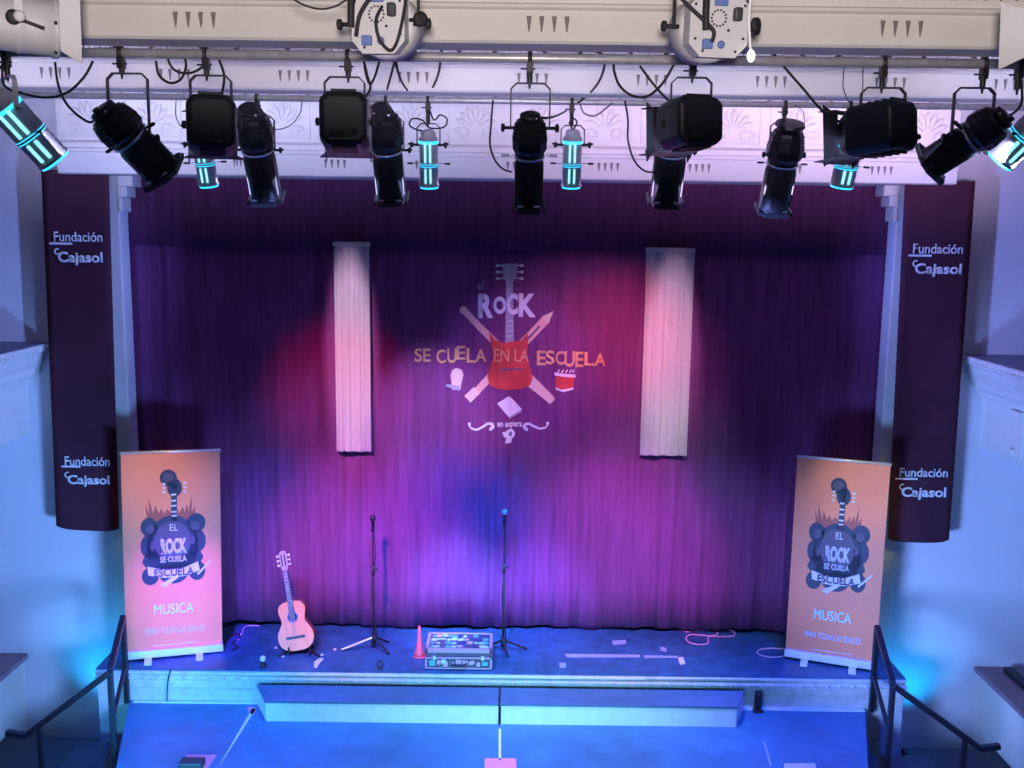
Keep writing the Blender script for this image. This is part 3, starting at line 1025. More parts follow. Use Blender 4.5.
# trunk
trunk_m = mat('trunk_dark', (0.12, 0.10, 0.14), 0.5, noise=0.3, scale=14)
trunk_rim = mat('trunk_trim', (0.55, 0.34, 0.42), 0.5)
stk = [mat('sticker_teal', (0.10, 0.50, 0.45), 0.5), mat('sticker_pale', (0.60, 0.80, 0.75), 0.5), mat('sticker_lime', (0.45, 0.70, 0.25), 0.5), mat('sticker_ink', (0.04, 0.05, 0.14), 0.5), mat('sticker_rose', (0.75, 0.40, 0.50), 0.5)]
a, b = PZ(425, 669.5, 0), PZ(492, 670.5, 0)
tw = b.x - a.x
tr = thing('trunk', 'low travel trunk with sticker-covered lid at the stage edge', 'trunk', ((a.x + b.x) / 2, 9.06, 0))
TH, TD = 0.20, 0.42
MB().span((-tw / 2 + 0.01, 0.005, 0.012), (tw / 2 - 0.01, TD - 0.005, 0.125)).build('body', trunk_m, tr, bevel=0.012)
lid = MB().span((-tw / 2 + 0.01, 0.005, 0.128), (tw / 2 - 0.01, TD - 0.005, TH)).build('lid', trunk_m, tr, bevel=0.012)
m = MB()
for (x0, x1, y0, y1) in ((-tw / 2, tw / 2, 0, 0.05), (-tw / 2, tw / 2, TD - 0.03, TD), (-tw / 2, -tw / 2 + 0.03, 0, TD), (tw / 2 - 0.03, tw / 2, 0, TD)):
    m.span((x0, y0, TH - 0.03), (x1, y1, TH + 0.006))
m.build('lid_edging', trunk_rim, tr, bevel=0.006)
m = MB()
for (x0, x1, z0, z1) in ((-tw / 2, tw / 2, 0.008, 0.022), (-tw / 2, tw / 2, 0.112, 0.128), (-tw / 2, -tw / 2 + 0.02, 0.008, 0.128), (tw / 2 - 0.02, tw / 2, 0.008, 0.128)):
    m.span((x0, -0.002, z0), (x1, TD, z1)) if x1 - x0 < 0.1 else m.span((x0, -0.002, z0), (x1, 0.02, z1))
m.build('body_edging', trunk_rim, tr, bevel=0.004)
random.seed(4)
m = MB()
for i in range(11):
    for j in range(4):
        if random.random() < 0.12:
            continue
        m.m = random.choice((0, 0, 1, 1, 2, 3, 3, 4))
        cx = -tw / 2 + 0.065 + i * (tw - 0.13) / 10 + random.uniform(-0.012, 0.012)
        cy = 0.09 + j * 0.083 + random.uniform(-0.012, 0.012)
        R = Matrix.Rotation(random.uniform(-0.8, 0.8), 3, 'Z')
        m.box((cx, cy, TH + 0.0015 + 0.0006 * random.random()), (random.uniform(0.035, 0.065), random.uniform(0.03, 0.06), 0.003), R)
m.build('lid_stickers', stk, tr)
m = MB()
for i in range(9):
    m.m = random.choice((1, 3, 4, 4, 0))
    m.box((-tw / 2 + 0.07 + i * (tw - 0.14) / 8, 0.0015, 0.066 + random.uniform(-0.012, 0.012)), (random.uniform(0.03, 0.055), 0.009, random.uniform(0.03, 0.055)), Matrix.Rotation(random.uniform(-0.5, 0.5), 3, 'Y'))
m.build('front_stickers', stk, tr)
MB().lathe((-tw * 0.22, -0.006, 0.085), (0, 1, 0), [(0, 0.026), (0.006, 0.03), (0.02, 0.03)], 16).build('round_lock', chrome, tr)
MB().tube([(-0.07, 0.0, 0.075), (-0.06, -0.02, 0.06), (0.06, -0.02, 0.06), (0.07, 0.0, 0.075)], 0.008).build('handle', blackmat, tr)
for s in (-1, 1):
    MB().box((s * tw * 0.36, -0.001, 0.125), (0.035, 0.014, 0.045)).build('latch', chrome, tr, bevel=0.004)


# microphone stands
def mic_stand(px, py, top_py, lab, legs, bright):
    p = PZ(px, py, 0.0)
    q = P(px + 0.3, top_py, p.y)
    H = q.z
    t = thing('microphone_stand', lab, 'microphone stand', (p.x, p.y, 0), 'microphone stands at centre stage')
    MB().cyl((0, 0, 0.05), (0, 0, H * 0.60), 0.012).build('lower_tube', blackmat, t)
    MB().cyl((0, 0, H * 0.58), (0, 0, H - 0.14), 0.0075).build('upper_tube', blackmat, t)
    m = MB()
    m.cyl((0, 0, H * 0.56), (0, 0, H * 0.63), 0.018)
    m.cyl((0.015, 0, H * 0.60), (0.045, 0, H * 0.60), 0.012)
    m.build('clutch', charcoal, t)
    m = MB()
    m.cyl((0, 0, 0.06), (0, 0, 0.16), 0.022)
    m.build('leg_hub', blackmat, t)
    for k, (dx, dy) in enumerate(legs):
        o = MB().tube([(0, 0, 0.13), (dx * 0.5, dy * 0.5, 0.07), (dx, dy, 0.014)], 0.011).build('leg', alu if (bright and k == 0) else blackmat, t)
        if bright and k == 0:
            o['label'] = 'bright metal leg lying flat'
    m = MB()
    m.cyl((0, 0, H - 0.16), (0, -0.012, H - 0.13), 0.018)
    m.build('clip', blackmat, t)
    m = MB()
    m.lathe((0, 0.03, H - 0.17), (0, -0.35, 1), [(0, 0.010), (0.02, 0.012), (0.11, 0.018), (0.12, 0.021)], 14)
    m.build('microphone_handle', blackmat, t)
    m = MB()
    m.ball((0, -0.012, H - 0.025), 0.031, 14)
    m.build('microphone_grille', steel if not bright else charcoal, t)
    MB().tube([(0, 0.03, H - 0.18), (0.02, 0.02, H * 0.7), (-0.015, 0.015, H * 0.4), (0.02, 0.02, 0.2), (0.03, 0.12, 0.008)], 0.005, 6).build('microphone_cable', blackmat, t)
    return t


mic_stand(374, 649, 515, 'thin microphone stand with one bright leg, nearest the acoustic guitar', [(-0.32, -0.06), (0.17, -0.14), (0.13, 0.15)], True)
mic_stand(503, 652, 509, 'black microphone stand with pale grille standing just past the trunk', [(0.24, 0.06), (0.05, -0.14), (-0.17, 0.10)], False)

# loose cables on the boards
pinkcable = mat('pale_cable', (0.80, 0.52, 0.60), 0.5)
whitecable = mat('white_cable', (0.82, 0.82, 0.84), 0.5)


def floor_cable(pts, lab, mt, r=0.007, cat='cable', z=0.0, name='cable'):
    q = []
    for k, p in enumerate(pts):
        w_ = PZ(p[0], p[1], z + r)
        w_.z = z + r * (1.0 + 0.25 * (k % 3))
        q.append(w_)
    o = MB().tube(q, r, 6).build(name, mt)
    return tag(o, lab, cat)


floor_cable([(680, 630), (690, 632), (710, 629.5), (718, 632), (712, 636), (692, 635), (686, 638), (690, 643), (700, 645), (708, 643), (709, 637), (722, 637), (733, 636), (734, 632), (727, 628.5)],
            'pale cable coiled on the boards close to the curtain hem', pinkcable, 0.008)
floor_cable([(787, 655), (775, 657.5), (762, 656), (757, 652.5), (761, 649.5), (772, 648.5), (785, 649)], 'pale cable looping out from behind the roll-up beside the coil', pinkcable, 0.007)
floor_cable([(238, 640), (242, 633), (245, 627), (252, 625.5), (259, 626)], 'short white cable end lying between roll-up and guitar', whitecable, 0.006)
floor_cable([(222, 644), (229, 638), (236, 634), (240, 637), (233, 643), (238, 647), (232, 650)], 'dark tangled cable behind the roll-up nearest the guitar', charcoal, 0.008)
floor_cable([(345, 623.5), (353, 622), (364, 623)], 'pale streak of light under the curtain hem behind the bright-legged microphone stand', whitecable, 0.005)  # light leaking under the hem, laid as a pale strand

# tape marks and small things on the boards
tape = mat('white_tape', (0.72, 0.76, 0.80), 0.6)
tapeb = mat('blue_tape', (0.30, 0.42, 0.62), 0.6)


def mark(pts, lab, mt, z=0.0, name='tape_mark', cat='tape mark', group='tape marks on the stage'):
    q = [PZ(a, b, z) for a, b in pts]
    c = sum(q, V()) / len(q)
    n = len(q)
    m = MB()
    m.add([(p.x - c.x, p.y - c.y, 0.0006) for p in q] + [(p.x - c.x, p.y - c.y, 0.003) for p in q],
          [tuple(range(n)), tuple(range(2 * n - 1, n - 1, -1))] + [(k, (k + 1) % n, n + (k + 1) % n, n + k) for k in range(n)])
    o = m.build(name, mt)
    o.location = (c.x, c.y, z)
    return tag(o, lab, cat, group)


mark(((678, 658), (683, 657), (685.5, 664), (680, 665)), 'bright white tape scrap on the boards under the cable coil', tape)
mark(((559, 663), (566, 663), (566, 668), (560, 668)), 'small square tape mark between trunk and streaked boards', tapeb)
mark(((565, 654), (640, 655), (640, 657.5), (567, 657.5)), 'long pale scuffed tape streak in front of the curtain', tapeb)
mark(((644, 655.5), (678, 656), (678, 658), (644, 658)), 'short pale tape streak next to the bright scrap', tapeb)
mark(((660, 647), (666, 648), (667, 652), (661, 651)), 'small curled tape scrap halfway between hem and streaks', tapeb)
mark(((612, 641), (626, 640), (626, 644), (613, 645)), 'faint tape patch close under the curtain hem', tapeb)
mark(((314, 662), (320, 658), (324, 659), (319, 664), (317, 668), (314, 668)), 'curved white tape scrap in front of the guitar', tape)
for (x, y, wh) in ((283, 656.5, 'on the roll-up side of the guitar foot'), (276, 648, 'behind the roll-up side of the guitar'), (322, 655, 'just past the guitar on the microphone side'), (335, 649.5, 'halfway between guitar and bright-legged stand')):
    mark([(x + 1.7 * math.cos(k), y + 1.2 * math.sin(k)) for k in range(6)], 'tiny round tape dot ' + wh, tape)

# small pale lamp at the stage edge
p = PZ(263, 667, 0)
t = thing('floor_lamp', 'small pale globe lamp on a black socket at the stage edge', 'lamp', (p.x, p.y, 0))
MB().lathe((0, 0, 0), (0, 0, 1), [(0, 0.035), (0.02, 0.035), (0.03, 0.022), (0.06, 0.02)], 14).build('socket', charcoal, t)
MB().ball((0, 0, 0.085), 0.03, 14).build('globe', ivory, t)
p = PZ(380.5, 669, 0)
m = MB()
m.tube([(0.022 * math.cos(k * PI / 4), 0, 0.045 + 0.04 * math.sin(k * PI / 4)) for k in range(9)], 0.006, 6, sub=2)
m.span((-0.022, -0.015, 0), (0.022, 0.015, 0.012))
o = m.build('cable_hook', charcoal)
o.location = (p.x, p.y, 0)
tag(o, 'small upright ring hook at the stage edge below the bright-legged stand', 'hook')

# steps in front of the stage: two boxes side by side
ZS = -0.13
ys0 = PZ(500, 704, ZS).y
steptop = mat('step_paint', (0.09, 0.18, 0.30), 0.42, noise=0.25, scale=6)
xa, xb = PZ(257, 684, ZS).x, PZ(744, 690, ZS).x
xc = PZ(500, 704, ZS).x
xf0, xf1 = PZ(263, 705, ZS).x, PZ(738, 708, ZS).x
for (x0b, x1b, x0f, x1f, lab) in ((xa, xc - 0.006, xf0, xc - 0.006, 'low step box with pale front, on the guitar side of the centre seam'),
                                  (xc + 0.006, xb, xc + 0.006, xf1, 'low step box with pale front, on the cable coil side of the centre seam')):
    t = thing('stage_step', lab, 'step', ((x0b + x1b) / 2, ys0, ZF), 'step boxes in front of the stage')
    ox = (x0b + x1b) / 2
    h = ZS - ZF
    d = YS - 0.03 - ys0
    for (nm, za, zb, mt, ins) in (('box', 0.0, h - 0.02, whitepaint, 0.004), ('tread', h - 0.02, h, steptop, 0.0)):
        vs = []
        for z in (za, zb):
            vs += [(x0f - ox + ins, ins, z), (x1f - ox - ins, ins, z), (x1b - ox - ins, d, z), (x0b - ox + ins, d, z)]
        MB().add(vs, [(3, 2, 1, 0), (4, 5, 6, 7), (0, 1, 5, 4), (1, 2, 6, 5), (2, 3, 7, 6), (3, 0, 4, 7)]).build(nm, mt, t)

# cord down the middle, papers and marks on the fore-stage
c0 = P(499.5, 688, YS - 0.03)
q = [V((c0.x, YS - 0.05, ZS + 0.006)), V((c0.x, ys0 + 0.05, ZS + 0.006)), V((c0.x, ys0 - 0.008, ZS + 0.004)), V((c0.x, ys0 - 0.01, ZF + 0.05)), V((c0.x, ys0 - 0.03, ZF + 0.008))]
o = MB().tube(q, 0.006, 6, smooth_path=False).build('cord', blackmat)
tag(o, 'thin black cord running down over the step boxes at the seam', 'cord')
mark(((498.6, 729), (501, 729), (501.2, 760), (498.6, 760)), 'thin white tape line from the steps to the pink square', tape, ZF)
pinkpaper = mat('pink_card', (0.98, 0.26, 0.36), 0.6)
lilacpaper = mat('lilac_card', (0.62, 0.55, 0.80), 0.6)
mark(((485, 758.5), (516, 758.5), (517, 775), (484, 775)), 'pink square card on the floor at the end of the tape line', pinkpaper, ZF, 'floor_card', 'card', 'cards on the fore-stage floor')
mark(((187, 755), (217, 755), (205, 772), (176, 772)), 'pink card on the floor on the guitar side, partly under a dark box', pinkpaper, ZF, 'floor_card', 'card', 'cards on the fore-stage floor')
mark(((784, 763.5), (815, 763.5), (818, 775), (784, 775)), 'lilac card on the floor near the far stair rail', lilacpaper, ZF, 'floor_card', 'card', 'cards on the fore-stage floor')
mark(((252, 709), (256, 709), (222, 762), (219, 766)), 'long white tape seam slanting across the floor on the guitar side', tape, ZF)
mark(((247, 707), (257, 707.5), (253, 716), (249, 712)), 'pink tape corner where the slanting seam meets the stage', pinkpaper, ZF)
mark(((763, 741), (764.5, 741), (772, 766), (770, 766)), 'faint white tape line slanting beside the lilac card', tapeb, ZF)
p = PZ(192, 767, ZF)
o = MB().box((0, 0, 0.03), (0.20, 0.12, 0.055)).build('floor_box', charcoal, bevel=0.012)
o.location = (p.x, p.y, ZF + 0.004)
tag(o, 'small dark box lying on the pink card', 'box')
p = PZ(760, 716, ZF)
t = thing('floor_post', 'short black upright box against the stage front', 'box', (p.x, YS - 0.04, ZF))
MB().span((-0.03, -0.03, 0), (0.03, 0.03, 0.19)).build('post', blackmat, t, bevel=0.006)
MB().span((-0.045, -0.045, 0), (0.045, 0.04, 0.012)).build('base', blackmat, t)
q = [P(171, 669, YS - 0.03), P(168, 680, YS - 0.045), P(167, 692, YS - 0.02), P(167, 704, YS - 0.02)]
tag(MB().tube(q, 0.006, 6).build('cord', blackmat), 'thin dark cord hanging over the stage front below the roll-up', 'cord')


# ================================================================== STAIRS AND RAILS AT BOTH SIDES
railpaint = mat('rail_paint', (0.010, 0.010, 0.018), 0.45)
treadpaint = mat('stair_tread', (0.03, 0.03, 0.045), 0.6, noise=0.2, scale=6)
for s in (-1, 1):
    L = s < 0
    far = P(123, 617, 8.97) if L else P(877, 627, 8.97)
    near = P(110, 671, 8.1) if L else P(893, 684, 8.1)
    end = P(25, 736, 8.05) if L else P(981, 749, 8.05)
    p2 = P(39, 724, 8.08) if L else P(965, 737, 8.08)
    t = thing('stair_rail', 'dark stair handrail at the stage corner beside the %s roll-up' % ('guitar-side' if L else 'cable-side'), 'handrail', (far.x, far.y, ZF), 'stair rails at the stage corners')
    o0 = V((far.x, far.y, ZF))
    f_, n_, e_, p_ = far - o0, near - o0, end - o0, p2 - o0
    MB().bar((f_.x, f_.y, 0), f_ , 0.045, 0.045).build('post', railpaint, t, bevel=0.005)
    MB().bar((n_.x, n_.y, -0.265), n_, 0.045, 0.045).build('post', railpaint, t, bevel=0.005)
    MB().bar((p_.x, p_.y, -0.525), p_, 0.04, 0.04).build('post', railpaint, t, bevel=0.005)
    MB().bar(f_, n_, 0.05, 0.05).build('guard_rail', railpaint, t, bevel=0.006)
    MB().bar(f_ - V((0, 0, 0.48)), n_ - V((0, 0, 0.45)), 0.035, 0.04).build('guard_rail', railpaint, t, bevel=0.006)
    MB().bar(n_ + V((0, 0, -0.01)), e_, 0.05, 0.05).build('handrail', railpaint, t, bevel=0.006)
    e2 = e_ + V((s * 0.16, 0, 0.03))
    MB().bar(e_ - V((s * 0.02, 0, 0)), e2, 0.05, 0.05).build('rail_end', railpaint, t, bevel=0.006)
    # stair: two treads going down away from the fore-stage
    t = thing('side_stair', 'dark stair descending beside the fore-stage next to the %s wall parapet' % ('guitar-side' if L else 'cable-side'), 'stairs', ((fx0 if L else fx1) + s * 0.04, 8.0, -1.6), 'stairs at the stage corners')
    b0 = V(t.location)
    xs = ([fx0 - 0.04, PZ(76, 741, -0.6).x + 0.04, PZ(-30, 741, -0.86).x] if L else [fx1 + 0.04, PZ(926, 752, -0.6).x, PZ(1001, 752, -0.86).x])
    yfar = [PZ(90, 741, -0.6).y, PZ(50, 737, -0.86).y] if L else [PZ(905, 755, -0.6).y, PZ(960, 748, -0.86).y]
    for k, z in enumerate((-0.6, -0.86)):
        m = MB()
        m.span(V((xs[k] - (s * 0.35 if k == 0 else 0), 7.2, -1.6)) - b0, V((xs[k + 1] - 0.003 * s, yfar[k], z)) - b0)
        m.build('tread', treadpaint, t, bevel=0.01)

pz = P(975, 667, YW - 0.02).z + 0.03
a, b = PZ(1008, 669.5, pz), PZ(1034, 692, pz)
o = MB().bar((0, 0, 0), b - a, 0.10, 0.055).build('hand_bar', railpaint, bevel=0.01)
o.location = a
tag(o, 'short dark bar lying on top of the lower parapet at the picture edge', 'bar')


# ================================================================== LIGHTING TRUSSES
YP1, YP2 = 5.55, 7.60
ZP1 = P(512, 58, YP1).z
ZP2 = P(512, 101, YP2).z


def truss(Y, Z, r, lab, phase):
    t = thing('lighting_truss', lab, 'truss', (0, Y, Z), 'steel trusses under the ceiling')
    W = 5.2
    H = 0.22
    MB().cyl((-W, 0, 0), (W, 0, 0), r, n=14).build('lower_pipe', steel, t)
    MB().cyl((-W, 0.10, H), (W, 0.10, H), r * 0.9, n=14).build('upper_pipe', darksteel, t)
    x = -W + phase
    while x < W - 0.3:
        MB().bar((x, 0.0, 0.0), (x + 0.16, 0.10, H), 0.016, 0.016).build('lattice_bar', darksteel, t)
        MB().bar((x + 0.16, 0.10, H), (x + 0.32, 0.0, 0.0), 0.016, 0.016).build('lattice_bar', darksteel, t)
        x += 0.46
    for x in (-4.6, 0.15, 4.6):
        MB().cyl((x, 0.10, H), (x, 0.10, ZTOP - Z), 0.012, n=8).build('hanger', darksteel, t)
    return t


truss(YP1, ZP1, 0.026, 'nearer steel lighting truss carrying the big black lanterns', 0.0)
truss(YP2, ZP2, 0.024, 'farther steel lighting truss carrying the slim silver spots', 0.15)
MB_top = thing('lighting_truss', 'nearest steel bar carrying the white lanterns at the top edge', 'truss', (0, 4.15, P(512, -60, 4.15).z), 'steel trusses under the ceiling')
MB().cyl((-4.4, 0, 0), (4.4, 0, 0), 0.024).build('pipe', steel, MB_top)
for x in (-3.6, 0.0, 3.6):
    MB().cyl((x, 0, 0), (x, 0, ZTOP - MB_top.location.z), 0.012, n=8).build('hanger', darksteel, MB_top)
YP0 = 4.15
ZP0 = MB_top.location.z


def hang(px, py, Y, Z):
    p = P(px, py, Y)
    return V((p.x, Y, Z))


def clamp(parent, h, mt=black):
    """hook over the pipe and a spigot down to the yoke, in the thing's space (origin = pipe centre)"""
    m = MB()
    pts = [(0, 0.034 * math.cos(a), 0.034 * math.sin(a)) for a in (-0.6, 0.2, 0.9, 1.57, 2.3, 3.1, 3.8)]
    m.tube(pts, 0.012, 8, sub=2)
    m.box((0, -0.004, -0.05), (0.036, 0.045, 0.06))
    m.cyl((0, 0, -0.05), (0, 0, -h), 0.015)
    m.cyl((0, 0, -h + 0.015), (0, 0, -h - 0.03), 0.012, 0.004)
    m.cyl((-0.05, 0, -0.055), (0.03, 0, -0.055), 0.005)
    m.build('hook_clamp', mt, parent, bevel=0.003)


def yoke(parent, top_h, piv, side, w_, mt, fl=0.030):
    """flat-bar U: from the clamp foot down to both sides of the pivot point"""
    side = V(side).normalized()
    a = piv - side * w_ / 2
    b = piv + side * w_ / 2
    zt = -top_h
    r = 0.03
    ax, bx = V((a.x, a.y, 0)), V((b.x, b.y, 0))
    # keep the crossbar centred on the clamp
    path = [a, V((a.x, a.y, zt - r)), V((a.x, a.y, zt)) + side * r, V((b.x, b.y, zt)) - side * r, V((b.x, b.y, zt - r)), b]
    m = MB()
    nrm = side.cross(V((0, 0, 1))).normalized()
    for k in range(len(path) - 1):
        p, q = path[k], path[k + 1]
        d = (q - p).normalized()
        u = d.cross(nrm)
        vs = []
        for pt in (p - d * 0.002, q + d * 0.002):
            for (i, j) in ((-1, -1), (1, -1), (1, 1), (-1, 1)):
                vs.append(pt + nrm * (i * fl / 2) + u * (j * 0.0035))
        m.add(vs, [(3, 2, 1, 0), (4, 5, 6, 7), (0, 1, 5, 4), (1, 2, 6, 5), (2, 3, 7, 6), (3, 0, 4, 7)])
    yk_ = m.build('yoke', mt, parent)
    for s, p in ((-1, a), (1, b)):
        m = MB()
        m.cyl(p - side * s * 0.02, p + side * s * 0.035, 0.009)
        m.lathe(p + side * s * 0.03, side * s, [(0, 0.012), (0.004, 0.022), (0.018, 0.022), (0.022, 0.014)], 8)
        m.build('tilt_knob', mt, yk_)


def power_lead(parent, pts, r=0.007):
    MB().tube(pts, r, 6).build('power_cable', blackmat, parent)


def profile(name, label, cat, cpx, Y, Z, pivpx, d, R, L, yw, top_h, side=(1, 0, 0), cap='round', lead=None, bright=False, pr=0.40, group='black profile lanterns on the trusses'):
    """ellipsoidal profile lantern: lamp cap, lamp house, gate with shutter levers, lens tube, yoke, clamp"""
    root = hang(*cpx, Y, Z)
    t = thing(name, label, cat, root, group)
    piv = P(*pivpx, Y) - root
    d = V(d).normalized()
    sd = V(side).normalized()
    sd = (sd - d * sd.dot(d)).normalized()
    up = sd.cross(d)                       # roughly up/back
    clamp(t, top_h)
    yoke(t, top_h, piv, V(side), yw, charcoal)
    p0 = piv - d * (pr * L)
    # lamp house
    m = MB()
    prof = [(0.0, R * 0.55), (0.015, R * 0.95), (0.05 * L + 0.02, R * 1.05), (0.20 * L, R * 1.22), (0.30 * L, R * 1.22), (0.36 * L, R * 1.02), (0.40 * L, R * 0.98)]
    m.lathe(p0, d, prof, 10, side=up, smooth=False)
    for k in range(5):
        m.lathe(p0 + d * (0.06 * L + k * 0.035 * L), d, [(0, R * 1.06 + R * 0.035 * k), (0.006, R * 1.12 + R * 0.035 * k), (0.012, R * 1.06 + R * 0.035 * k)], 10, side=up, smooth=False)
    m.build('lamp_house', black, t)
    # lamp cap, straight or cranked
    m = MB()
    if cap == 'bent':
        e = (up * 0.75 - d * 0.55 - sd * 0.35).normalized()
        c = p0 + d * 0.12 * L
        m.lathe(c, e, [(0, R * 0.95), (0.10 * L, R * 0.92), (0.20 * L, R * 0.78), (0.24 * L, R * 0.5)], 10, smooth=False)
    elif cap == 'flat':
        m.lathe(p0 - d * 0.07 * L, d, [(0, R * 0.95), (0.02, R * 1.0), (0.035, R * 0.62), (0.075 * L, R * 0.6)], 12, smooth=False)
    else:
        m.lathe(p0 - d * 0.035, d, [(0, R * 0.35), (0.012, R * 0.7), (0.036, R * 0.72)], 12)
        m.cyl(p0 - d * 0.03 - up * R * 0.45, p0 - d * 0.055 - up * R * 0.45, R * 0.16)
    cap_ = m.build('lamp_cap', black, t)
    # bright screws on the cap
    for k in range(3):
        m = MB()
        th = 0.9 + k * 1.9
        q = p0 + (sd * math.cos(th) - up * math.sin(th)) * R * 0.62
        m.lathe(q - d * 0.012, -d, [(0, R * 0.11), (0.006, R * 0.11), (0.010, R * 0.06)], 8)
        m.build('cap_screw', chrome, cap_)
    # gate ring and shutters
    g0 = p0 + d * 0.40 * L
    m = MB()
    m.lathe(g0 - d * 0.010, d, [(0, R * 1.02), (0.003, R * 1.07), (0.015, R * 1.07), (0.018, R * 1.02)], 20, side=up)
    m.build('gate_clip', chrome, t)
    for s in (-1, 1):
        m = MB()
        m.bar(g0 + sd * s * R * 0.9, g0 + sd * s * (R + 0.045), 0.018, 0.004)
        m.bar(g0 + sd * s * (R + 0.03), g0 + sd * s * (R + 0.075), 0.016, 0.014)
        m.build('shutter_lever', blackmat, t)
    # lens tube with ribs and frame runners
    m = MB()
    f0 = g0 + d * 0.008
    m.lathe(f0, d, [(0, R * 0.92), (0.03, R * 0.94), (0.03, R), (0.50 * L, R), (0.52 * L, R * 1.04), (0.55 * L, R * 1.04), (0.56 * L, R * 0.94), (0.60 * L, R * 0.92), (0.601 * L, R * 0.8), (0.50 * L, R * 0.7)], 20, side=up)
    for k in range(8):
        th = k * PI / 4 + PI / 8
        n_ = sd * math.cos(th) + up * math.sin(th)
        m.bar(f0 + d * 0.05 + n_ * R, f0 + d * 0.48 * L + n_ * R, 0.008, 0.008)
    tube_ = m.build('lens_tube', charcoal if bright else black, t)
    e0 = f0 + d * 0.55 * L
    hw = R * 1.10
    for (i, j) in ((1, 0), (-1, 0), (0, 1), (0, -1)):
        m = MB()
        c = e0 + sd * i * hw + up * j * hw
        tdir = up if i else sd
        m.bar(c - tdir * hw * 0.75, c + tdir * hw * 0.75, 0.012, 0.03)
        m.build('colour_frame_runner', charcoal, tube_)
    for s in (-0.55, 0.55):
        m = MB()
        q = e0 - d * 0.025 - up * R * 0.86 + sd * s * R
        m.bar(q - sd * R * 0.22, q + sd * R * 0.22, 0.014, 0.012)
        m.build('bright_clip', chrome, tube_)
    if lead:
        power_lead(t, [p0 - d * 0.02] + [P(a, b, Y + dy) - root for a, b, dy in lead])
    return t


def silver_profile(label, cpx, Y, Z, pivpx, d, R, L, top_h, lead=None, yw=None, wide=False, pr=0.12):
    root = hang(*cpx, Y, Z)
    t = thing('silver_spotlight', label, 'spotlight', root, 'silver spots glowing blue')
    piv = P(*pivpx, Y) - root
    d = V(d).normalized()
    sd = V((1, 0, 0)) if abs(d.x) < 0.3 else V((d.y, -d.x, 0)).normalized() * (1 if d.y > 0 else -1)
    sd = (sd - d * sd.dot(d)).normalized()
    up = sd.cross(d)
    clamp(t, top_h)
    yoke(t, top_h, piv, sd, (yw or R * 2 + 0.03), silver if wide else charcoal, 0.026)
    p0 = piv - d * pr * L
    m = MB()
    m.lathe(p0 - d * 0.16 * L, d, [(0, R * 0.45), (0.01, R * 0.72), (0.06 * L, R * 0.76), (0.13 * L, R * 0.80), (0.14 * L, R * 0.97), (0.17 * L, R * 1.0)], 20)
    m.build('lamp_cap', silver, t)
    m = MB()
    m.lathe(p0, d, [(0, R), (0.46 * L, R), (0.47 * L, R * 1.05), (0.49 * L, R * 1.05), (0.50 * L, R), (0.84 * L, R), (0.85 * L, R * 1.06), (0.88 * L, R * 1.06), (0.885 * L, R * 0.9)], 24)
    m.build('barrel', silver, t)
    # glowing slots through the barrel, towards the house
    face = -V((0, 1, 0))
    face = (face - d * face.dot(d)).normalized()
    sx = face.cross(d).normalized()
    for (a, b) in ((0.06, 0.42), (0.54, 0.80)):
        m = MB()
        for off in (-0.26, 0.20):
            th = off * 1.2
            n_ = face * math.cos(th) + sx * math.sin(th)
            m.bar(p0 + d * a * L + n_ * (R - 0.002), p0 + d * b * L + n_ * (R - 0.002), R * 0.20, R * 0.20)
        m.build('light_slot', cyanlit, t)
    m = MB()
    for a in (0.035, 0.455):
        m.lathe(p0 + d * a * L, d, [(0, R * 1.01), (0.004, R * 1.03), (0.018, R * 1.03), (0.022, R * 1.01)], 24)
    m.lathe(p0 + d * 0.884 * L, d, [(0, R * 0.96), (0.012, R * 0.96)], 24)
    m.build('light_leak_ring', bluelit, t)
    for (a, ln) in ((0.10, 0.05), (0.46, 0.06)):
        for s in (-1, 1):
            m = MB()
            q = p0 + d * a * L + sd * s * R
            m.bar(q, q + sd * s * ln, 0.008, 0.004)
            m.bar(q + sd * s * (ln - 0.01), q + sd * s * (ln + 0.03), 0.014, 0.014)
            m.build('shutter_lever', blackmat, t)
    if lead:
        power_lead(t, [p0 - d * 0.16 * L] + [P(a, b, Y + dy) - root for a, b, dy in lead], 0.006)
    return t


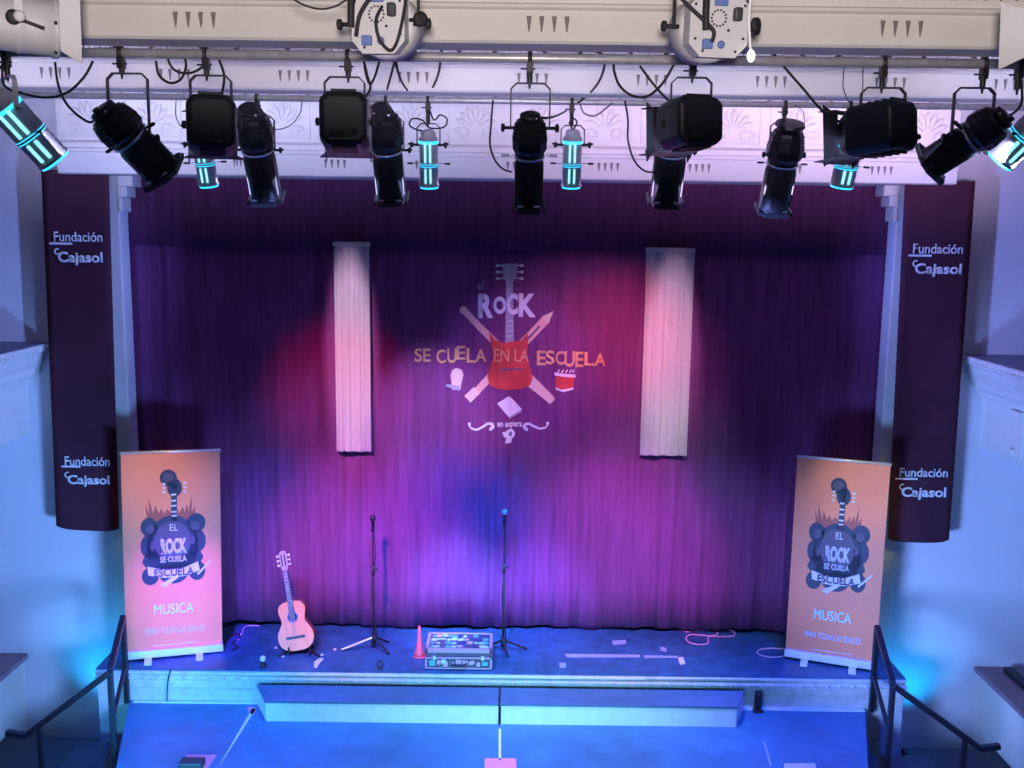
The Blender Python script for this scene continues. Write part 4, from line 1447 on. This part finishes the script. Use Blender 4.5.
def fresnel(label, cpx, Y, Z, pivpx, d, W, H, D, yw, top_h, side=(1, 0, 0), doors=((1, 35), (1, 35), (1, 35), (1, 35)), lead=None, mt=black, lever=True, group='black box lanterns with barn doors', name='fresnel_lantern', cat='stage lantern'):
    root = hang(*cpx, Y, Z)
    t = thing(name, label, cat, root, group)
    piv = P(*pivpx, Y) - root
    d = V(d).normalized()
    sd = V((d.y, -d.x, 0)).normalized()
    up = sd.cross(d).normalized()
    R3 = Matrix((sd, d, up)).transposed()
    clamp(t, top_h)
    yoke(t, top_h, piv, V(side), yw, charcoal)
    T = Matrix.Translation(piv) @ R3.to_4x4()

    def mb():
        m = MB()
        m.T = T
        return m
    # housing: chamfered box lofted front to back (local x side, y beam, z up)
    m = mb()
    ch = 0.14
    sec = [(-W / 2 + ch * W, -H / 2), (W / 2 - ch * W, -H / 2), (W / 2, -H / 2 + ch * H), (W / 2, H / 2 - ch * H), (W / 2 - ch * W, H / 2), (-W / 2 + ch * W, H / 2), (-W / 2, H / 2 - ch * H), (-W / 2, -H / 2 + ch * H)]
    rings = [(-D * 0.5, 0.80), (-D * 0.44, 0.95), (-D * 0.1, 1.0), (D * 0.42, 1.0), (D * 0.5, 0.94)]
    vs, fs = [], []
    for (y, k) in rings:
        vs += [(x * k, y, z * k) for x, z in sec]
    for j in range(len(rings) - 1):
        for k in range(8):
            k2 = (k + 1) % 8
            fs.append((j * 8 + k, j * 8 + k2, (j + 1) * 8 + k2, (j + 1) * 8 + k))
    fs += [tuple(range(8)), tuple(range((len(rings) - 1) * 8, len(rings) * 8))]
    m.add(vs, fs)
    m.build('housing', mt, t, bevel=0.012)
    m = mb()
    for k in range(5):
        m.box((0, -D * 0.35 + k * D * 0.15, H / 2 + 0.003), (W * 0.5, 0.014, 0.012))
        m.box((0, -D * 0.35 + k * D * 0.15, -H / 2 - 0.003), (W * 0.5, 0.014, 0.012))
    m.box((0, -D * 0.5 - 0.004, 0), (W * 0.5, 0.012, H * 0.5))
    m.build('vent_fins', mt, t)
    m = mb()
    m.box((-W * 0.12, -D * 0.5 - 0.012, -H * 0.30), (W * 0.3, 0.02, 0.03))
    m.cyl((W * 0.22, -D * 0.5 - 0.005, -H * 0.25), (W * 0.22, -D * 0.5 - 0.04, -H * 0.25), 0.014)
    m.build('focus_knob', blackmat, t)
    m = mb()
    m.lathe((0, D * 0.48, 0), (0, 1, 0), [(0, min(W, H) * 0.44), (0.05, min(W, H) * 0.44), (0.06, min(W, H) * 0.40), (0.061, min(W, H) * 0.36)], 24)
    m.build('lens_ring', mt, t)
    m = mb()
    yf = D * 0.5 + 0.045
    hw = min(W, H) * 0.47
    for (a, b) in (((-hw, -hw), (hw, -hw + 0.02)), ((-hw, hw - 0.02), (hw, hw)), ((-hw, -hw), (-hw + 0.02, hw)), ((hw - 0.02, -hw), (hw, hw))):
        m.span((a[0], yf, a[1]), (b[0], yf + 0.018, b[1]))
    fr_ = m.build('barn_door_frame', mt, t)
    yf += 0.012
    for k, (sc_, ang) in enumerate(doors):
        if not sc_:
            continue
        a = math.radians(ang)
        ln = 0.17 * sc_
        dirs = [((1, 0), (0, 1)), ((-1, 0), (0, 1)), ((0, 1), (1, 0)), ((0, -1), (1, 0))][k]
        (ox, oz), (tx, tz) = dirs
        e = V((ox * math.sin(a), math.cos(a), oz * math.sin(a)))
        tv = V((tx, 0, tz))
        o0 = V((ox * hw, yf, oz * hw))
        nn = e.cross(tv).normalized() * 0.003
        q = [o0 - tv * hw * 0.92, o0 + tv * hw * 0.92, o0 + tv * hw * 1.35 + e * ln, o0 - tv * hw * 1.35 + e * ln]
        m = mb()
        m.add([p - nn for p in q] + [p + nn for p in q], [(0, 1, 2, 3), (7, 6, 5, 4), (0, 1, 5, 4), (1, 2, 6, 5), (2, 3, 7, 6), (3, 0, 4, 7)])
        m.build('barn_door', mt, fr_)
    if lead:
        power_lead(t, [piv - d * (D * 0.5)] + [P(a, b, Y + dy) - root for a, b, dy in lead])
    return t


# ------------------------------------------------ nearer truss
silver_profile('silver spot glowing blue, tilted outward at the guitar-side end of the nearer truss', (6, 52), YP1, ZP1, (10, 112), (0.40, 0.35, -0.60), 0.092, 0.42, 0.13, yw=0.24, wide=True, lead=[(2, 95, 0), (-6, 80, 0.05), (4, 62, 0.05)])
profile('profile_lantern', 'black profile lantern tilted toward the curtain centre, beside the guitar-side silver end spot', 'profile lantern', (121, 55), YP1, ZP1, (130, 138), (0.42, 0.42, -0.56), 0.104, 0.45, 0.215, 0.105, lead=[(92, 122, 0), (80, 117, 0.02), (66, 103, 0.04), (58, 84, 0.04), (55, 62, 0.03)])
fresnel('black barn-door lantern hiding a silver spot behind it, beside the tilted guitar-side profile', (206, 55), YP1, ZP1, (212, 125), (-0.24, 0.9, -0.10), 0.265, 0.29, 0.27, 0.22, 0.11, doors=((0.5, 0), (0.6, 8), (0.5, 0), (0.6, 3)), lead=[(222, 92, 0), (224, 75, 0.03), (219, 60, 0.02)])
fresnel('black barn-door lantern hanging next to the white lantern with blue socket', (348, 58), YP1, ZP1, (345, 122), (-0.08, 0.9, -0.08), 0.265, 0.29, 0.27, 0.215, 0.11, doors=((0.5, 0), (0.5, 0), (0.5, 0), (0.8, 6)), lead=[(369, 92, 0.02), (367, 75, 0.03), (364, 62, 0.02)])
profile('profile_lantern', 'black profile lantern seen straight from behind at mid-truss', 'profile lantern', (530, 57), YP1, ZP1, (530, 128), (0, 0.47, -0.88), 0.080, 0.53, 0.21, 0.13, pr=0.10, lead=[(545, 118, 0.05), (556, 116, 0.5), (566, 111, 1.6)])
fresnel('black barn-door lantern overlapping a black profile, below the white lantern with bulb', (693, 60), YP1, ZP1, (690, 124), (-0.30, 0.9, -0.08), 0.28, 0.26, 0.27, 0.215, 0.09, doors=((0.4, 0), (0.5, 0), (0.4, 0), (0.6, 3)), lead=[(672, 103, 0.05), (655, 86, 0.1), (640, 66, 0.05)])
fresnel('black barn-door lantern with its hood turned aside and glowing blue spot under it', (884, 55), YP1, ZP1, (881, 129), (-0.62, 0.85, -0.10), 0.27, 0.27, 0.30, 0.235, 0.13, doors=((0.4, 0), (0.4, 0), (0.4, 0), (0.6, 8)), lead=[(838, 121, 0.0), (800, 85, 0.0), (768, 47, 0.0)])
profile('profile_lantern', 'black profile lantern tilted inward at the cable-coil end of the nearer truss', 'profile lantern', (985, 55), YP1, ZP1, (971, 138), (-0.50, 0.42, -0.42), 0.092, 0.43, 0.215, 0.125, lead=[(1015, 112, 0), (1022, 100, 0.03), (1020, 70, 0.03)])
silver_profile('silver spot cut off by the photo edge beyond the inward-tilted profile', (1020, 57), YP1, ZP1, (1045, 116), (-0.40, 0.40, -0.60), 0.085, 0.40, 0.13, yw=0.24, wide=True)

# ------------------------------------------------ farther truss
silver_profile('slim silver spot glowing blue, tucked behind the first barn-door lantern', (203, 98), YP2, ZP2, (202, 144), (0.05, 0.26, -0.96), 0.072, 0.40, 0.14)
profile('profile_lantern', 'black profile lantern with cranked cap between first and second barn-door lanterns', 'profile lantern', (257, 99), YP2, ZP2, (258, 150), (0.02, 0.50, -0.86), 0.115, 0.70, 0.25, 0.13, cap='bent')
profile('profile_lantern', 'black profile lantern with cranked cap half hidden by the second barn-door lantern', 'profile lantern', (386, 100), YP2, ZP2, (387, 150), (0.02, 0.50, -0.86), 0.112, 0.70, 0.25, 0.13, cap='bent')
silver_profile('slim silver spot with a looped black lead, glowing blue beside the second barn-door lantern', (428, 100), YP2, ZP2, (428.5, 145), (0.0, 0.22, -0.97), 0.070, 0.40, 0.17,
               lead=[(422, 131, -0.03), (410, 126, -0.05), (412, 119, -0.05), (422, 120, -0.05), (430, 128, -0.05), (444, 127, -0.05), (447, 119, -0.05), (440, 115, -0.05), (434, 120, -0.02), (429, 108, 0.0)])
silver_profile('slim silver spot glowing blue, between the middle profile and the long hanging lead', (572, 101), YP2, ZP2, (572.5, 145), (0.0, 0.22, -0.97), 0.071, 0.40, 0.17, lead=[(577, 122, -0.02), (572, 118, -0.02), (569, 124, -0.02)])
profile('profile_lantern', 'black profile lantern hanging low behind the barn-door lantern under the bulb', 'profile lantern', (672, 103), YP2, ZP2, (671, 152), (-0.01, 0.50, -0.86), 0.118, 0.70, 0.27, 0.13)
profile('profile_lantern', 'black profile lantern with a shiny grey lens tube, fully visible on the farther truss', 'profile lantern', (785, 104), YP2, ZP2, (784, 155), (-0.03, 0.42, -0.90), 0.112, 0.66,  0.22, 0.13, pr=0.30, cap='flat', bright=True)
silver_profile('slim silver spot glowing blue under the hooded barn-door lantern', (850, 104), YP2, ZP2, (850, 149), (-0.08, 0.26, -0.96), 0.086, 0.36, 0.14)


# ------------------------------------------------ white lanterns nearest the camera
def white_lantern(label, cpx, backpx, wpx, hpx, d, doors, knob_side, bulb, cables):
    root = hang(*cpx, YP0, ZP0)
    t = thing('white_lantern', label, 'stage lantern', root, 'white lanterns at the top edge')
    k_ = YP0 / 1000.0
    W, H = wpx * k_, hpx * k_
    piv = P(*backpx, YP0) - root
    d = V(d).normalized()
    sd = V((d.y, -d.x, 0)).normalized()
    up = sd.cross(d).normalized()
    R3 = Matrix((sd, d, up)).transposed()
    T = Matrix.Translation(piv) @ R3.to_4x4()
    clamp(t, 0.12)
    yoke(t, 0.12, piv + d * 0.10, sd, W + 0.07, blackmat)

    def mb():
        m = MB()
        m.T = T
        return m
    c = 0.20
    sec = [(-W / 2 + c * W, -H / 2), (W / 2 - c * W, -H / 2), (W / 2, -H / 2 + c * H), (W / 2, H / 2 - c * H), (W / 2 - c * W, H / 2), (-W / 2 + c * W, H / 2), (-W / 2, H / 2 - c * H), (-W / 2, -H / 2 + c * H)]
    bp_ = mb().prism(sec, -0.006, 0.0).build('back_plate', whitemetal, t, bevel=0.002)
    m = mb()
    m.prism([(x * 0.96, z * 0.96) for x, z in sec], 0.0, 0.10)
    m.lathe((0, 0.10, 0), (0, 1, 0), [(0, H * 0.48), (0.02, H * 0.54), (0.16, H * 0.54), (0.17, H * 0.50)], 24)
    m.build('housing', whitemetal, t)
    # round fan grille, screws, connector, socket
    m = mb()
    for k in range(14):
        th = 2 * PI * k / 14
        m.box((W * -0.02 + 0.030 * math.cos(th), -0.008, H * 0.10 + 0.030 * math.sin(th)), (0.007, 0.005, 0.007))
    m.build('fan_grille', blackmat, t)
    for (u, v) in ((-0.40, -0.22), (-0.26, -0.40), (0.30, -0.40), (0.42, -0.20), (-0.42, 0.30), (0.42, 0.30), (0.16, -0.08)):
        m = mb()
        m.lathe((u * W, -0.006, v * H), (0, -1, 0), [(0, 0.006), (0.004, 0.005)], 8)
        m.build('screw', blackmat, bp_)
    m = mb()
    m.box((-W * 0.20, -0.018, -H * 0.30), (0.040, 0.026, 0.038))
    m.build('power_plug', bluecon, t, bevel=0.004)
    m = mb()
    m.lathe((W * 0.05, -0.006, -H * 0.30), (0, -1, 0), [(0, 0.016), (0.006, 0.014), (0.008, 0.009)], 14)
    m.build('fuse_holder', bluecon, t)
    m = mb()
    m.box((W * 0.28, -0.022, H * 0.16), (0.034, 0.036, 0.052))
    m.build('data_plug', charcoal, t, bevel=0.008)
    m = mb()
    m.box((0, -0.014, H * 0.34), (0.055, 0.012, 0.030))
    m.build('inlet', bluecon, t, bevel=0.003)
    if knob_side:
        m = mb()
        m.cyl((W * 0.5 + 0.005, 0.08, H * 0.05), (W * 0.5 + 0.055, 0.06, H * 0.05), 0.008)
        m.lathe((W * 0.5 + 0.045, 0.065, H * 0.05), (0.6, -0.8, 0), [(0, 0.02), (0.006, 0.030), (0.02, 0.030), (0.026, 0.018)], 14)
        m.build('tilt_knob', blackmat, t)
    yf = 0.275
    hw = H * 0.52
    for k, (sc_, ang) in enumerate(doors):
        if not sc_:
            continue
        a = math.radians(ang)
        ln = 0.18 * sc_
        (ox, oz), (tx, tz) = [((1, 0), (0, 1)), ((-1, 0), (0, 1)), ((0, 1), (1, 0)), ((0, -1), (1, 0))][k]
        e = V((ox * math.sin(a), math.cos(a), oz * math.sin(a)))
        tv = V((tx, 0, tz))
        o0 = V((ox * hw, yf, oz * hw))
        nn = e.cross(tv).normalized() * 0.002
        q = [o0 - tv * hw * 0.92, o0 + tv * hw * 0.92, o0 + tv * hw * 1.25 + e * ln, o0 - tv * hw * 1.25 + e * ln]
        m = mb()
        m.add([p - nn for p in q] + [p + nn for p in q], [(0, 1, 2, 3), (7, 6, 5, 4), (0, 1, 5, 4), (1, 2, 6, 5), (2, 3, 7, 6), (3, 0, 4, 7)])
        m.build('barn_door', whitemetal, t)
    for pts, r in cables:
        MB().tube([P(a, b, YP0 + dy) - root for a, b, dy in pts], r, 8).build('power_cable', blackmat, t)
    if bulb:
        b0 = [P(a, b, YP0 - 0.02) - root for a, b in ((751, -6), (749, 20), (750, 42), (751, 52))]
        MB().tube(b0, 0.006, 6).build('bulb_cord', whitecable, t)
        c = P(751, 56, YP0 - 0.02) - root
        MB().ball(c, 0.016, 12, 1.5).build('bulb', bulblit, t)
    return t


white_lantern('white lantern with blue socket and looped black lead, between guitar-side barn-door lantern and middle profile', (381, -62), (378, 21), 52, 60, (0.10, 0.95, 0.07), ((0, 0), (0, 0), (0, 0), (0, 0)), True, False,
              [([(352, -8, -0.06), (351, 10, -0.06), (351, 27, -0.05)], 0.014), ([(372, -5, -0.05), (360, 14, -0.06), (356, 36, -0.04)], 0.008), ([(382, 6, -0.05), (376, 20, -0.07), (379, 38, -0.07), (389, 50, -0.05), (396, 44, -0.04), (402, 22, -0.04), (407, -8, -0.03)], 0.0065)])
white_lantern('white lantern with a small glowing bulb dangling beside it', (720, -62), (719, 25), 58, 60, (-0.13, 0.95, 0.07), ((0, 0), (0, 0), (0, 0), (0, 0)), True, True,
              [([(707, -8, -0.06), (706, 12, -0.06), (706, 30, -0.05)], 0.014), ([(680, -3, -0.05), (692, 9, -0.05), (704, 20, -0.06)], 0.008), ([(708, 24, -0.05), (714, 32, -0.05), (712, 42, -0.04)], 0.008)])


def white_side_lantern(label, cpx, axpx, d, r, L, doors, lever):
    """white cylindrical lantern seen from its side"""
    root = hang(*cpx, YP0, ZP0)
    t = thing('white_lantern', label, 'stage lantern', root, 'white lanterns at the top edge')
    piv = P(*axpx, YP0) - root
    d = V(d).normalized()
    sd = V((d.y, -d.x, 0)).normalized()
    up = sd.cross(d).normalized()
    clamp(t, 0.12)
    yoke(t, 0.12, piv, sd, r * 2 + 0.05, whitemetal)
    p0 = piv - d * L * 0.5
    m = MB()
    m.lathe(p0, d, [(0, r * 0.6), (0.01, r * 0.86), (0.05, r * 0.95), (L * 0.45, r), (L * 0.5, r * 1.05), (L * 0.54, r), (L * 0.92, r), (L * 0.94, r * 1.08), (L, r * 1.08), (L + 0.004, r * 0.95)], 28)
    hs2_ = m.build('housing', whitemetal, t)
    for k in range(6):
        m = MB()
        th = k * PI / 3
        q = p0 + d * L * 0.95 + (sd * math.cos(th) + up * math.sin(th)) * r * 1.08
        m.ball(q, 0.008, 8)
        m.build('screw', blackmat, hs2_)
    s = -1 if lever < 0 else 1
    m = MB()
    c = piv - V((0, 1, 0)) * 0.0 + sd * s * (r + 0.02) - d * 0.02
    m.lathe(c, sd * s, [(0, 0.016), (0.006, 0.028), (0.022, 0.028), (0.026, 0.016)], 14)
    m.bar(c + sd * s * 0.014, c + sd * s * 0.014 + (d * 0.9 - up * 0.25) * 0.12, 0.010, 0.012)
    m.build('locking_lever', blackmat, t)
    f = p0 + d * L
    hw = r * 1.05
    for k, (sc_, ang) in enumerate(doors):
        if not sc_:
            continue
        a = math.radians(ang)
        ln = 0.17 * sc_
        o_, tv = [(sd, up), (-sd, up), (up, sd), (-up, sd)][k]
        e = o_ * math.sin(a) + d * math.cos(a)
        o0 = f + o_ * hw
        nn = e.cross(tv).normalized() * 0.002
        q = [o0 - tv * hw * 0.9, o0 + tv * hw * 0.9, o0 + tv * hw * 1.3 + e * ln, o0 - tv * hw * 1.3 + e * ln]
        m = MB()
        m.add([p - nn for p in q] + [p + nn for p in q], [(0, 1, 2, 3), (7, 6, 5, 4), (0, 1, 5, 4), (1, 2, 6, 5), (2, 3, 7, 6), (3, 0, 4, 7)])
        m.build('barn_door', whitemetal, t)
    return t


white_side_lantern('big white lantern with black locking lever over the guitar-side end of the truss', (20, -62), (18, 24), (0.86, 0.45, -0.02), 0.110, 0.29, ((0.45, 4), (0, 0), (0, 0), (0, 0)), 1)
white_side_lantern('white lantern at the photo edge over the inward-tilted profile, only its barn door showing', (1060, -62), (1064, 34), (-0.84, 0.48, -0.04), 0.095, 0.26, ((0, 0), (0.55, 6), (0, 0), (0, 0)), -1)


# ------------------------------------------------ slack cables between the trusses
def slack(pts, lab, r=0.007, mt=blackmat):
    o = MB().tube([P(a, b, Y) for a, b, Y in pts], r, 6).build('cable', mt)
    return tag(o, lab, 'cable', 'slack cables between the trusses')


Y1, Y2 = YP1 + 0.03, YP2 - 0.03
slack([(93, 61, Y1), (84, 77, Y1), (68, 92, Y1 + .1), (48, 97.5, Y1 + .1), (24, 94, Y1), (4, 85, Y1), (3, 62, Y1)], 'black cable swagged from the guitar-side silver end spot past the tilted profile')
slack([(168, 50, Y1), (169, 62, Y1), (176, 71, Y1), (190, 73, Y1), (202, 67, Y1), (204, 58, Y1)], 'upper of two black loops beside the first barn-door lantern clamp')
slack([(156, 61, Y1), (159, 75, Y1), (170, 83, Y1), (181, 79, Y1), (186, 66, Y1), (184, 56, Y1)], 'lower of two black loops beside the first barn-door lantern clamp')
slack([(364, 62, Y1), (366, 74, Y1 + .05), (370, 84, Y1 + .1), (375, 76, Y1 + .05), (379, 62, Y1)], 'narrow black loop right next to the second barn-door yoke')
slack([(396, 54, Y1), (397, 68, Y1), (403, 84, Y1 + 1), (412, 96, Y2)], 'black cable falling from white lantern to farther truss, bending toward the looped silver spot')
slack([(395, 60, Y1), (391, 75, Y1 + .7), (385, 97, Y2)], 'black cable falling straight to the second cranked profile clamp')
slack([(442, 40, Y1), (441, 58, Y1 + .2), (437, 78, Y1 + 1), (428, 96, Y2)], 'black cable dropping to the clamp of the looped silver spot')
slack([(493, 100, Y2), (491, 125, Y2), (490, 145, Y2), (495, 160, Y2), (503, 169, Y2), (512, 172, Y2)], 'thin cable hanging deep beside the middle profile on its guitar side')
slack([(596, 51, Y1), (603, 56, Y1), (604, 68, Y1 + .2), (598, 83, Y1 + .8), (588, 95, Y2 - .3), (578, 103, Y2)], 'black cable curving from nearer truss to the silver spot past the middle profile')
slack([(614, 54, Y1), (614, 70, Y1), (620, 86, Y1 + .1), (633, 96, Y1 + .1), (648, 96, Y1 + .1), (662, 84, Y1), (672, 68, Y1), (676, 60, Y1)], 'deep black swag between middle profile and the barn-door lantern under the bulb')
slack([(625, 101, Y2), (628, 120, Y2), (628, 140, Y2), (634, 160, Y2), (645, 171, Y2), (658, 172, Y2)], 'thin long cable hanging to the low profile behind the barn-door lantern')
slack([(580, 104, Y2), (584, 113, Y2), (594, 116, Y2), (604, 110, Y2), (612, 103, Y2)], 'small tangled cable loop beside the silver spot past the middle profile', 0.005)
slack([(290, -3, YP0), (304, 5, YP0), (320, 9, YP0), (336, 6, YP0), (350, -3, YP0)], 'thin dark cable dipping in at the top edge beside the white lantern', 0.004)
slack([(176, 101, Y2), (176, 116, Y2), (180, 125, Y2), (186, 128, Y2), (192, 126, Y2)], 'thin grey loop on the farther truss behind the first barn-door lantern', 0.004, charcoal)
slack([(302, 101, Y2), (300, 113, Y2), (292, 124, Y2), (281, 129, Y2), (272, 128, Y2), (268, 120, Y2)], 'thin grey loop on the farther truss past the first cranked profile', 0.004, charcoal)
slack([(845, 62, Y1), (843, 85, Y1), (848, 100, Y1), (856, 108, Y1), (862, 100, Y1), (863, 62, Y1)], 'thin grey safety wire loop beside the hooded barn-door lantern', 0.003, charcoal)
slack([(795, 105, Y2), (803, 112, Y2), (804, 126, Y2), (799, 137, Y2), (795, 140, Y2)], 'thin grey loop beside the shiny-tubed profile', 0.003, charcoal)
